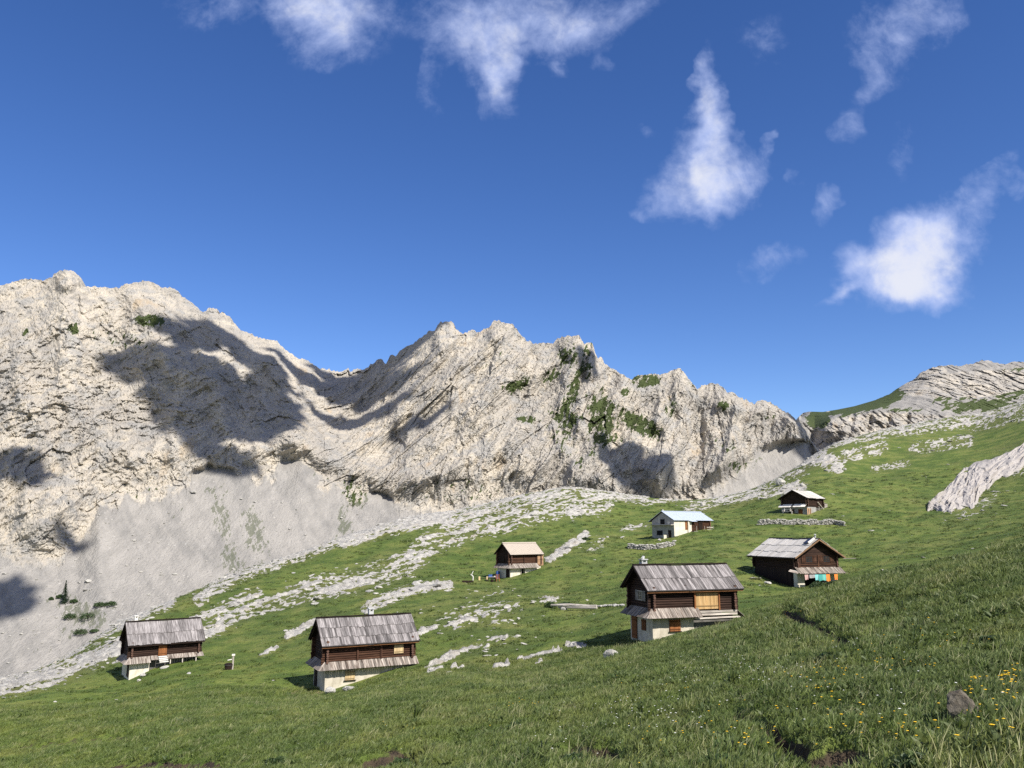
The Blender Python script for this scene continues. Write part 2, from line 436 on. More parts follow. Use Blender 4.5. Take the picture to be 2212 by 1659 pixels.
def itp(u, tab, k): 
    t = np.array(tab, float); return np.interp(u, t[:, 0], t[:, k])
def smooth1(v, k):
    w = np.hanning(2 * k + 3); w /= w.sum(); return np.convolve(np.pad(v, k + 1, mode='edge'), w, 'valid')
BASE = [(-420,1560,520),(0,1520,560),(300,1385,620),(500,1295,680),(700,1215,740),(900,1155,790),(1100,1122,840),(1300,1112,860),(1500,1100,900),(1640,1080,930),(1720,1035,965),(1800,1020,985)]
FOOT = [(-420,1230,700),(0,1195,700),(60,1215,695),(120,1225,702),(165,1190,722),(215,1075,775),(300,1060,800),(400,1045,815),(500,1030,832),(600,1008,850),(660,1005,860),(700,1040,855),(760,1062,858),(850,1092,845),(1000,1110,842),(1300,1108,863),(1500,1082,915),(1560,1050,940),(1640,985,1000),(1720,955,1025),(1800,950,1040)]
CRST = [(-420,980),(0,1000),(146,1010),(300,1040),(400,1070),(500,1080),(600,1090),(750,1175),(850,1150),(1000,1114),(1080,1114),(1250,1095),(1450,1062),(1700,1066),(1740,1062),(1800,1050)]

mu = np.arange(-330, 1800, 1.65); NU = len(mu); NT = 430
cv_ = np.interp(mu, SK[:, 0], SK[:, 1]) + 2.4 * perlin2(mu / 6.0, mu * 0, 71) - 4.5 * np.maximum(perlin2(mu / 7.5, mu * 0, 57), 0) * sstep(430, 520, mu) + 1.8 * np.abs(perlin2(mu / 2.4, mu * 0, 72))
bv, by = itp(mu, BASE, 1), smooth1(itp(mu, BASE, 2), 20)
fv, fy = smooth1(itp(mu, FOOT, 1), 7), smooth1(itp(mu, FOOT, 2), 24)
cy = smooth1(itp(mu, CRST, 1), 30)
fvm =  sstep(170, 230, mu) * sstep(820, 740, mu) * smooth1(34 * ridge2(mu / 62, mu * 0 + .4, 2, 55) + 16 * perlin2(mu / 21, mu * 0, 56), 3)
cs_ = np.maximum(smooth1(cv_, 26), cv_ - 40); fv = np.maximum(fv, np.maximum(cv_, cs_) + 24); bv = np.maximum(bv, fv + 6)
T = np.linspace(0, 1, NT)[:, None]
MV = bv + (cs_ - bv) * T + (cv_ - cs_) * T ** 9                                   # survey row of every vertex
s1 = np.clip((bv - MV) / (bv - fv), 0, 1); s2 = np.clip((fv - MV) / np.maximum(fv - cs_, 20), 0, 1.25)
MY = by + (fy - by) * s1 + (cy - fy) * s2
MU = np.broadcast_to(mu, MV.shape)
P0 = at(MU, MV, MY)
# 0 on the scree, 1 on the rock
edge = 36 * fbm2(MU / 40, MV / 70, 4, 60) + 10 * fbm2(MU / 7, MV / 40, 2, 76)
rockm = sstep(-30, 30, (fv + fvm - MV) + edge)
rockm = np.maximum(rockm, blob(MU, MV, 520, 1040, 40, 12, 20) * 0)
scree_in = np.maximum.reduce([blob(MU, MV, 1690, 985, 85, 30, -20), blob(MU, MV, 470, 1050, 90, 60, 10), blob(MU, MV, 640, 1030, 70, 45, 20), blob(MU, MV, 820, 1085, 50, 30, 20)])
rockm = rockm * (1 - sstep(.25, .6, scree_in + .25 * fbm2(MU / 20, MV / 40, 3, 61)))
# relief: metres toward the viewer
X0, Z0 = P0[..., 0], P0[..., 2]
left = sstep(760, 640, MU)                                # the left massif is bedded level, the middle one steep
warp = 14 * fbm2(X0 / 90, Z0 / 90, 2, 62) + 5 * fbm2(X0 / 22, Z0 / 22, 3, 74)
def bed(ang):
    c, s = math.cos(R(ang)), math.sin(R(ang))
    return (X0 + warp) * c + (Z0 + warp) * s, -(X0 + warp) * s + (Z0 + warp) * c
pm, qm = bed(58); pl, ql = bed(-48)
butt = ridge2(pm / 260, qm / 85, 3, 63, .5) * (1 - left) + ridge2((X0 + .55 * Z0) / 110, Z0 / 300, 3, 64) * left
amp_c = sstep(0, .22, s2) * (1 - .55 * sstep(.8, 1, s2))
rel = (50 * butt + 16 * ridge2(pm / 120, qm / 34, 3, 75, .5) * (1 - left) + 14 * ridge2((X0 - .5 * Z0) / 46, Z0 / 120, 3, 77) * left) * amp_c
mixl = sstep(-.25, .25, fbm2(X0 / 120, Z0 / 90, 3, 65) + .25)     # joints change direction from face to face
for k, (sx, sy, a, al) in enumerate(((90, 26, 8.0, 1.2), (44, 13, 4.4, 1.3), (24, 7, 2.4, 1.4), (12, 4.0, 1.7, 1.7), (6, 2.4, 1.15, 1.9))):
    hm, cm = facets(pm / sx, qm / sy, 20 + k, al); hl, cl = facets(pl / (sx * .8), ql / (sy * 1.1), 30 + k, al); hx, cx = facets((X0 + warp) / (sy * 1.1), (Z0 + warp * .6) / (sx * .62), 40 + k, al)
    rel = rel + a * (1 - .65 * sstep(.82, 1, s2)) * (1 - .4 * left * (k < 2)) * np.where(left > .5, hl * mixl + hx * (1 - mixl), hm * mixl + hx * (1 - mixl))
rel = rel + (2.6 * ridge2(pm / 75, qm / 13, 5, 66, .55) + 4.0 * ridge2((X0 + warp - .12 * Z0) / 13, Z0 / 46, 5, 78, .58)) * (1 - left) + 3.6 * ridge2(pl / 46, ql / 15, 5, 67, .6) * left
# level ledges on the left massif
ledz = np.maximum.reduce([blob(MU, MV, 110, 880, 190, 90, 0), blob(MU, MV, 330, 900, 130, 60, 10), blob(MU, MV, 40, 790, 90, 50, 0) * .6])
hl, cl = facets(X0 / 15 + .1 * Z0 / 5, Z0 / 4.6, 58, .8); hl2, cl2 = facets(X0 / 6, Z0 / 2.4, 59, .9)
rel = rel + (4.2 * hl + 1.8 * hl2) * sstep(.1, .5, ledz)
rel = rel * rockm + (1 - rockm) * (2.2 * fbm2(X0 / 60, Z0 / 160, 3, 70) + .5 * fbm2(X0 / 5, Z0 / 22, 4, 73))
# the big features one can name: towers, ribs and gullies (U, V, rx, ry, lean, metres)
for (u, v, rx, ry, an, a) in ((142,605,30,36,0,14),(600,1020,60,90,0,-8),(960,730,34,46,10,14),(1080,715,38,40,0,13),(1235,750,38,34,0,12),(1277,785,13,48,8,26),(1470,850,24,60,10,18),(1555,860,40,40,0,10),(1645,900,40,40,0,8),
        (1315,850,30,60,12,-16),(1190,830,90,40,-50,-9),(1310,905,26,80,18,20),(1225,930,30,90,-30,-12),(1150,1000,60,70,10,12),(1250,1000,60,70,0,12),(1390,990,90,60,25,16),(1330,940,22,50,0,-10),
        (1040,870,50,120,20,14),(930,860,30,130,35,10),(880,930,40,140,40,-14),(760,820,60,60,0,-18),(560,880,80,110,10,-22),(430,790,60,60,0,16),(330,800,60,90,20,10),(250,900,90,120,10,12),(90,1100,90,110,10,16),(660,870,26,110,15,18),(1505,920,20,80,0,-10),(1430,900,25,80,0,8)):
    rel = rel + a * sstep(0, 1, blob(MU, MV, u, v, rx, ry, an)) * np.where(MV > cv_ + 6, 1, .5)
MY2 = MY - rel
P1 = at(MU, MV, MY2)
# crisp breakage that moves the surface in all directions
nx, nz = X0 / 5.5, Z0 / 5.5
h3, _ = facets(nx, nz * 1.4, 51, 1.6); h4, _ = facets(nx * 2.3, nz * 2.8, 52, 1.6)
P1[..., 1] -= (.85 * h3 + .5 * h4) * rockm
P1[..., 2] += (.6 * h3 + .35 * h4) * rockm
P1[..., 0] += (.3 * h4) * rockm
# turf on the ledges, and on the lower scree
veg = np.zeros_like(MU)
for (u, v, rx, ry, an, a) in ((325,692,36,13,8,1.3),(158,708,14,14,20,1.),(55,717,10,10,30,.8),(270,735,60,22,10,.5),(215,735,14,30,-30,.5),
        (1268,772,14,50,5,.8),(1225,770,30,28,0,.8),(1235,850,14,80,18,.95),(1115,832,34,14,-20,1.),(1140,905,26,8,0,1.),(1222,905,40,26,20,.9),(1300,900,36,62,0,.95),(1305,945,34,18,0,1.),
        (1380,915,52,20,28,1.2),(1190,812,30,12,-30,.9),(1400,822,30,14,0,1.3),(1265,985,40,14,-40,.6),(1215,945,40,40,0,.55),(1350,845,16,10,0,.9),(1450,880,18,30,30,.7),(1560,875,16,16,0,.8),(1575,970,30,16,10,.6),
        (1540,950,20,14,0,.5),(1660,900,14,8,0,.8),(1500,830,20,10,0,.5),(1620,1000,40,10,-30,.6),(1590,1010,18,14,0,.7),(1080,760,60,60,0,.25),(1000,1060,120,40,0,.42),(1060,1080,80,20,0,.5),(760,1060,40,30,20,.6),(770,1075,26,24,0,.8),(690,1020,20,20,0,.5),(745,1130,18,40,0,.8),(480,1065,30,26,0,.45),(330,1055,20,12,0,.4),(290,1072,50,12,20,.35)):
    veg = np.maximum(veg, a * blob(MU, MV, u, v, rx * 1.5, ry * 1.5, an))
streak = fbm2(MU / 3.2 - MV / 9., MV / 26, 4, 81)
for (u, v, rx, ry, an, a) in ((550,1150,30,80,-14,1.15),(478,1120,26,70,-14,1.0),(500,1210,34,42,-14,1.1),(455,1060,20,30,0,.6),(390,1110,26,60,-25,.4),(230,1085,10,60,-25,.4),
        (170,1322,54,40,35,1.05),(205,1335,40,30,0,1.1),(130,1300,14,26,0,1.05),(100,1296,20,6,20,.9),(240,1310,24,8,0,.8),(200,1362,14,6,0,.8),(155,1370,50,20,30,.6),(110,1400,60,20,0,.35)):
    veg = np.maximum(veg, a * blob(MU, MV, u, v, rx * 1.2, ry * 1.2, an) * (.75 + .9 * streak))
veg = sstep(.36, .50, np.minimum(veg, 1.1) * .60 + (.95 * fbm2(MU / 11 + MV / 30, MV / 20, 6, 80, .72) + .10 * hm) * (veg > .02))
# rows beyond the crest: the far side falls away
back = []
for k, (dy, dz) in enumerate(((6, -1.5), (18, -8), (45, -30), (110, -110), (220, -260))):
    b_ = P1[-1].copy(); b_[:, 1] += dy; b_[:, 2] += dz; back.append(b_)
PM = np.concatenate([P1, np.stack(back)], 0)
pad = lambda F, v=None: np.concatenate([F, np.repeat(F[-1:], len(back), 0)], 0)

strata = np.clip(.5 + .9 * np.where(left > .5, fbm2(pl / 60, ql / 14, 4, 85, .6) * .7 + .5 * fbm2(X0 / 40, Z0 / 6, 4, 86, .6), fbm2(pm / 70, qm / 13, 5, 87, .62) * .6 + .5 * fbm2((X0 + warp) / 9, Z0 / 40, 5, 88, .62)), 0, 1)
fw = 22 * fbm2(MU / 90, MV / 90, 3, 49); fan = np.clip(.5 + .45 * fbm2((MU + fw) / 30 - MV / 60, MV / 150, 5, 89, .66) + .5 * fbm2((MU + fw) / 80 - MV / 160, MV / 110, 4, 90), 0, 1)
strata = strata * rockm + fan * (1 - rockm)
def mat_rock(tintc=(1, 1, 1)):
    m, n, b = material('limestone_cliff')
    p = n.pos()
    big = n.noise(p, .011, 4, .55); mid = n.noise(p, .05, 5, .6); fine = n.noise(p, .32, 5, .65)
    c = n.mix(n.ramp(big, .36, .64), (.36, .328, .285), (.475, .425, .352))
    c = n.mix(n.ramp(mid, .46, .64, 0, .8), c, (.305, .295, .28)); st_ = n.attr('strata'); c = n.mix(n.ramp(st_, .52, .88, 0, .75), c, (.27, .25, .225)); c = n.mix(n.ramp(st_, .42, .10, 0, .8), c, (.485, .43, .345))
    c = n.mix(n.ramp(n.noise(n.mapping(p, scale=(1.7, 1, .6)), .02, 4, .6), .60, .76, 0, .7), c, (.41, .315, .205))
    c = n.mix(n.ramp(fine, .50, .70, 0, .6), c, (.19, .193, .184))
    c = n.mix(n.ramp(n.noise(n.mapping(p, scale=(1, 1, .25)), .22, 4, .65), .56, .72, 0, .5), c, (.19, .18, .168))
    sc = n.mix(n.ramp(n.noise(n.mapping(p, rot=(0, R(12), 0), scale=(1, .4, .10)), .14, 6, .66), .35, .65), (.225, .214, .20), (.31, .292, .27))
    sc = n.mix(n.math('MULTIPLY', n.ramp(n.voro(p, .13), .10, .17, .9, 0), n.ramp(n.noise(p, .02, 3), .45, .6)), sc, (.42, .40, .37))
    sc = n.mix(n.ramp(n.attr('strata'), .35, .75), n.mix(.35, sc, (.36, .335, .30)), n.mix(.3, sc, (.17, .165, .155)))
    rm = n.ramp(n.math('ADD', n.attr('rock'), n.math('MULTIPLY', n.math('SUBTRACT', n.noise(p, .25, 4), .5), .5)), .3, .6)
    col = n.mix(rm, sc, c)
    vg = n.mix(n.noise(p, .3, 4), (.030, .046, .014), (.080, .098, .034))
    vm = n.ramp(n.math('ADD', n.attr('veg'), n.math('MULTIPLY', n.math('SUBTRACT', n.noise(p, .3, 5, .7), .5), 1.1)), .45, .62)
    vm = n.math('MULTIPLY', vm, n.math('ADD', n.math('MULTIPLY', rm, .45), .55)); col = n.mix(vm, col, vg)
    n.put(b.inputs['Base Color'], col)
    hgt = n.math('ADD', n.noise(n.mapping(p, scale=(1, 1, .8)), .35, 7, .68), n.math('MULTIPLY', n.noise(n.mapping(p, rot=(0, R(-8), 0), scale=(1.5, 1, .35)), .35, 5, .6), .9))
    st = n.bump(hgt, .85, 2.2)
    n.put(b.inputs['Normal'], st)
    return m
M_ROCK = mat_rock()
mountain = grid_mesh('limestone_mountain', PM, M_ROCK, {'rock': pad(rockm), 'veg': pad(veg), 'strata': pad(strata)}, smooth=False)
tag(mountain, 'pale limestone massif with grey scree behind the rocky slope', 'mountain', kind='structure')

# ---- the far ridge beyond the notch
ru = np.arange(1705, 2560, 1.75); NT2 = 260
rc = np.interp(ru, FAR_SKY[:, 0], FAR_SKY[:, 1]) - 3.5 * np.abs(perlin2(ru / 9, ru * 0, 93)) * sstep(1880, 1980, ru) + 1.6 * perlin2(ru / 5, ru * 0, 91) * sstep(1850, 1980, ru)
rb = np.full_like(ru, 1010.0)
rcs = smooth1(rc, 24); T2 = np.linspace(0, 1, NT2)[:, None]; RV = rb + (rcs - rb) * T2 + (rc - rcs) * T2 ** 7; RU = np.broadcast_to(ru, RV.shape)
band_top = np.interp(ru, [1705, 1760, 1800, 1900, 2000, 2120, 2300], [895, 925, 900, 885, 893, 900, 895])
band_bot = np.interp(ru, [1705, 1760, 1830, 1950, 2050, 2120, 2300], [1000, 990, 952, 932, 918, 915, 905])
k1 = np.clip((rb - RV) / (rb - band_bot), 0, 1); k2 = np.clip((band_bot - RV) / (band_bot - np.minimum(band_top, band_bot - 4)), 0, 1); k3 = np.clip((band_top - RV) / np.maximum(band_top - rcs, 8), 0, 1.3)
RY = 1250 + 120 * k1 + 60 * k2 + 320 * k3
Q0 = at(RU, RV, RY); X1, Z1 = Q0[..., 0], Q0[..., 2]
topband = blob(RU, RV, 2110, 830, 170, 34, -4) + blob(RU, RV, 2000, 820, 60, 30, -30)
cliff = sstep(0, .3, k2) * sstep(1, .7, k2) * sstep(1735, 1790, RU) + sstep(.1, .5, topband)
cliff = np.clip(cliff, 0, 1)
r2 = 0
for k, (sx, sy, a) in enumerate(((30, 44, 12.), (14, 20, 9.), (7, 9, 6.), (3.5, 4, 3.5))):
    h_, _ = facets((X1 + .2 * Z1) / sx, Z1 / sy, 40 + k, 1.2); r2 = r2 + a * h_
gul = ridge2((X1 + .9 * Z1) / 60, Z1 / 200, 4, 92)
RY2 = RY - r2 * (.22 + .6 * cliff) - 9 * ridge2((X1 + .3 * Z1) / 26, Z1 / 70, 4, 99, .6) - 6 * gul * (1 - cliff) - 30 * blob(RU, RV, 1815, 925, 60, 30, -10) + 40 * blob(RU, RV, 1745, 940, 40, 60, 0)
for cu in (1838, 1877, 1918, 1958, 2003): RY2 = RY2 + 16 * blob(RU, RV, cu, 918, 9, 34, 12) 
Q1 = at(RU, RV, RY2)
vg2 = np.maximum.reduce([blob(RU, RV, 1860, 878, 110, 20, -12) * 1.3, blob(RU, RV, 1920, 862, 60, 22, -25) * 1.2, blob(RU, RV, 1770, 905, 44, 34, 0) * 1.2, blob(RU, RV, 2120, 875, 130, 22, -3) * .95, blob(RU, RV, 2040, 850, 40, 40, 35) * .8, blob(RU, RV, 2180, 850, 60, 36, 0) * .75, blob(RU, RV, 2090, 845, 30, 46, 35) * .8, blob(RU, RV, 1960, 885, 70, 10, 0) * .6, blob(RU, RV, 2200, 800, 60, 14, 0) * .5])
vg2 = sstep(.32, .55, vg2 * .75 + .8 * fbm2((RU + RV * 1.5) / 16, RV / 12, 6, 94, .68) * (vg2 > .02) + .5 * (fbm2((RU + RV) / 22, RV / 9, 5, 98, .65) - .0) * (RV < band_top + 20)) * (1 - .75 * cliff)
st2 = np.clip(.62 + .8 * fbm2(RU / 14 + RV / 20, RV / 11, 5, 97, .65), 0, 1)
rk2 = np.maximum(np.clip(cliff + .2 + .5 * fbm2(RU / 20, RV / 14, 3, 95), 0, 1), vg2)
bk = []
for dy, dz in ((8, -1), (40, -12), (150, -70)):
    b_ = Q1[-1].copy(); b_[:, 1] += dy; b_[:, 2] += dz; bk.append(b_)
far = grid_mesh('far_ridge_hill', np.concatenate([Q1, np.stack(bk)], 0), M_ROCK,
                {'rock': np.concatenate([rk2, np.repeat(rk2[-1:], 3, 0)]), 'veg': np.concatenate([vg2, np.repeat(vg2[-1:], 3, 0)]), 'strata': np.concatenate([st2, np.repeat(st2[-1:], 3, 0)])}, smooth=False)
tag(far, 'distant rounded rocky ridge with a grey cliff band beyond the notch', 'mountain', kind='structure')

# ---- valley floor that closes the gap between hillside and mountain, and the land beyond
def mat_floor():
    m, n, b = material('valley_floor_gravel')
    n.put(b.inputs['Base Color'], n.mix(n.noise(n.pos(), .05, 5), (.10, .12, .05), (.33, .32, .30)))
    return m
gx, gy = np.meshgrid(np.linspace(-4000, 4000, 60), np.linspace(-3000, 6000, 60))
gz = -175 + 12 * fbm2(gx / 400, gy / 400, 3, 96)
valley = grid_mesh('valley_floor', np.stack([gx, gy, gz], -1), mat_floor())
tag(valley, 'gravel valley floor under the mountain', 'valley', kind='structure')

def mountain_hit(U, V):
    j = int(round((U - mu[0]) / 1.65)); col = MV[:, j]
    i = int(np.argmin(np.abs(col - V))); return P1[i, j]
# ------------------------------------------------------------------ daylight
SUN_AZ, SUN_EL = R(40), R(44)                              # from behind the viewer, to the right
sdir = Vector((math.sin(SUN_AZ) * math.cos(SUN_EL), -math.cos(SUN_AZ) * math.cos(SUN_EL), math.sin(SUN_EL)))
sl = bpy.data.lights.new('sun', 'SUN'); sl.energy = 5.0; sl.angle = R(.53); sl.color = (1, .955, .88)
so = bpy.data.objects.new('sun', sl); COL.objects.link(so)
so.rotation_euler = sdir.to_track_quat('Z', 'Y').to_euler(); so.location = (60, -80, 120)
world = bpy.data.worlds.new('World'); scene.world = world; world.use_nodes = True
wn = N(world.node_tree); bg = world.node_tree.nodes['Background']
sky = wn.new('ShaderNodeTexSky', sky_type='NISHITA', sun_disc=False)
sky.sun_elevation = SUN_EL; sky.sun_rotation = math.atan2(sdir.x, sdir.y)
sky.altitude = 2200; sky.air_density = 1.0; sky.dust_density = .3; sky.ozone_density = 2.0
SKY_STRENGTH = .10
hs = wn.new('ShaderNodeHueSaturation'); hs.inputs['Saturation'].default_value = 1.25; hs.inputs['Value'].default_value = 1.06; hs.inputs['Hue'].default_value = .513
wn.put(hs.inputs['Color'], sky.outputs[0])
# fair-weather clouds standing far off in the north: patches in the sky's own directions
dirv = wn.new('ShaderNodeTexCoord').outputs['Generated']
sep = wn.new('ShaderNodeSeparateXYZ'); wn.put(sep.inputs[0], dirv)
yy = wn.math('MAXIMUM', sep.outputs[1], .05)
cmb = wn.new('ShaderNodeCombineXYZ'); wn.put(cmb.inputs[0], wn.math('DIVIDE', sep.outputs[0], yy)); wn.put(cmb.inputs[1], wn.math('DIVIDE', sep.outputs[2], yy))
q = cmb.outputs[0]
w1 = wn.noise(q, 6.5, 4, .6, out='Color'); w2 = wn.noise(q, 26, 3, .6, out='Color')
qw = wn.vmath('ADD', q, wn.vmath('SCALE', wn.vmath('SUBTRACT', w1, (.5, .5, .5)), scale=.085))
qw = wn.vmath('ADD', qw, wn.vmath('SCALE', wn.vmath('SUBTRACT', w2, (.5, .5, .5)), scale=.022))
# (U, V, half width, half height, lean, weight)
PUFFS = [(690,35,95,85,0,.85),(640,-10,170,60,0,.55),(760,40,90,80,20,.45),(430,15,80,46,0,.45),
 (1000,60,110,70,20,.62),(1070,140,60,70,10,.95),(1100,40,140,70,0,.55),(1180,60,130,70,-20,.55),(1085,215,44,60,10,.65),(1195,155,28,26,-30,.75),(1310,25,110,70,-20,.55),(935,185,36,70,0,.45),(1295,140,34,24,20,.5),
 (1535,165,26,60,0,.55),(1540,260,36,110,0,.85),(1525,340,60,90,0,.8),(1500,410,110,60,0,.6),(1570,420,75,50,-10,.8),(1430,420,50,34,-40,.45),(1385,460,26,16,30,.4),(1405,275,34,20,10,.5),(1640,300,14,36,15,.4),(1610,360,40,46,20,.45),
 (1960,60,120,70,-20,.55),(1930,120,70,80,20,.4),(1990,20,70,50,0,.4),(1900,190,80,36,-20,.33),(1820,265,44,34,0,.36),(1650,80,70,60,0,.26),
 (1985,560,90,100,20,1.15),(1930,605,110,60,-8,1.1),(2040,500,70,80,35,.8),(2000,640,90,34,0,.7),(1850,580,44,40,-30,.7),(1815,645,60,14,-16,.7),(2110,420,60,36,-48,.62),(2165,370,50,26,-40,.35),(1950,490,60,36,0,.35),
 (1785,440,26,48,22,.6),(1700,385,18,30,-20,.3),(1640,570,70,34,0,.36),(1680,545,50,30,0,.36),(1960,330,44,60,0,.26),(2210,400,30,30,0,.3)]
tot = None
for (u, v, ru_, rv_, an, wgt) in PUFFS:
    c0 = [float(k) for k in slopes(u, v)]; cx = [float(k) for k in slopes(u + ru_, v)]; cyy = [float(k) for k in slopes(u, v - rv_)]
    sx = abs(cx[0] - c0[0]); sy = abs(cyy[1] - c0[1])
    mp = wn.new('ShaderNodeMapping', vector_type='TEXTURE'); wn.put(mp.inputs[0], qw)
    mp.inputs[1].default_value = (c0[0], c0[1], 0); mp.inputs[2].default_value = (0, 0, R(-an)); mp.inputs[3].default_value = (sx * 1.6, sy * 1.6, 1)
    f = wn.ramp(wn.vmath('LENGTH', mp.outputs[0]), 1.0, 0.05, 0, wgt)
    tot = f if tot is None else wn.math('ADD', tot, f)
qs = wn.mapping(q, rot=(0, 0, R(-50)), scale=(1.0, .8, 1))
n1 = wn.noise(qs, 10, 10, .64, .35); n2 = wn.noise(q, 36, 8, .66, .3)
dens = wn.math('ADD', wn.math('MULTIPLY', tot, .9), wn.math('ADD', wn.math('MULTIPLY', wn.math('SUBTRACT', n1, .5), 1.9), wn.math('MULTIPLY', wn.math('SUBTRACT', n2, .5), .95)))
dens = wn.math('MULTIPLY', dens, wn.ramp(tot, .02, .22))
alpha = wn.ramp(dens, .06, 1.75)
alpha = wn.math('MULTIPLY', alpha, wn.ramp(sep.outputs[1], .05, .12))
alpha = wn.math('MULTIPLY', wn.math('POWER', alpha, .9), .95)
thick = wn.ramp(wn.math('ADD', dens, wn.math('MULTIPLY', wn.math('SUBTRACT', wn.noise(q, 16, 7, .62, .4), .5), 2.2)), .6, 2.1)
ccol = wn.mix(thick, (3.5, 4.2, 6.6), (5.5, 5.65, 6.3))
south = wn.ramp(sep.outputs[1], .30, -.25)
scl_ = wn.noise(wn.mapping(dirv, scale=(1, 1, 1.8)), 3.2, 6, .6)
salpha = wn.math('MULTIPLY', south, wn.ramp(scl_, .40, .62, 0, .85))  # unseen cloud cover added behind the viewer, to whiten the fill light
wn.put(bg.inputs['Color'], wn.mix(salpha, wn.mix(alpha, hs.outputs[0], ccol), (5.6, 5.4, 5.2))); bg.inputs['Strength'].default_value = SKY_STRENGTH

# ---- small cumulus overhead, outside the view, whose shadows fall on the mountain
def mat_cloud():
    m = bpy.data.materials.new('cloud_vapour'); m.use_nodes = True; nt = m.node_tree
    nt.nodes.remove(nt.nodes['Principled BSDF'])
    v = nt.nodes.new('ShaderNodeVolumePrincipled'); v.inputs['Color'].default_value = (1, 1, 1, 1); v.inputs['Density'].default_value = .0105; v.inputs['Anisotropy'].default_value = .3
    nt.links.new(v.outputs[0], nt.nodes['Material Output'].inputs['Volume']); return m
M_CLOUD = mat_cloud()
import bmesh
SHADOWS = [(470,845,140,88,20,.24),(740,850,80,40,-8,.16),(345,770,80,34,0,.18),(300,770,50,28,10),(400,735,62,34,10),(520,760,110,34,28),(650,810,60,20,14),(745,825,70,24,0),(500,890,95,68,0),(430,925,50,40,20),(555,870,60,70,0),(720,915,52,18,0),(800,900,46,24,-20),(900,910,40,20,-10),(860,770,44,26,-25),(30,1005,62,34,15),(10,1290,50,44,10),
  (1275,775,20,44,0),(1370,1000,70,44,20),(150,1172,34,14,0),(1745,940,34,60,0),(480,990,70,24,10)]
for i, (u, v, rx, ry, an, *thin) in enumerate(SHADOWS):
    pt = mountain_hit(u, v); Ym = pt[1]
    ax, ay = rx * Ym / FPX, ry * Ym / FPX
    t = 1150 + 40 * (i % 5)
    bm = bmesh.new(); bmesh.ops.create_icosphere(bm, subdivisions=4, radius=1)
    co = np.array([w.co[:] for w in bm.verts]); d = np.clip(1 + .75 * fbm2(co[:, 0] * 1.5 + i * 9, co[:, 2] * 1.5 + co[:, 1] * 1.3, 3, 100 + i) + .95 * fbm2(co[:, 0] * 4 + i * 5, co[:, 2] * 4 + co[:, 1] * 2.5, 4, 130 + i), .25, 2)
    # axes: across the sun's rays, so that the shadow has the right spread
    right = Vector((1, 0, 0)); up = Vector((0, .62, .78))
    right = right - sdir * right.dot(sdir); up = up - sdir * up.dot(sdir)
    c_, s_ = math.cos(R(-an)), math.sin(R(-an))
    for w, dd in zip(bm.verts, d):
        a_, b_ = w.co.x * ax * 1.3 * dd, w.co.z * ay * 1.3 * dd
        w.co = right * (a_ * c_ - b_ * s_) + up * (a_ * s_ + b_ * c_) + sdir * (w.co.y * (62 + .5 * ax) * (thin[0] if thin else 1) * dd)
    me = bpy.data.meshes.new('cloud'); bm.to_mesh(me); bm.free(); me.materials.append(M_CLOUD)
    o = bpy.data.objects.new('cloud', me); o.location = Vector(pt) + sdir * t; link(o)
    tag(o, 'small white cumulus cloud drifting high over the slope', 'cloud', 'small clouds drifting overhead', kind='stuff')
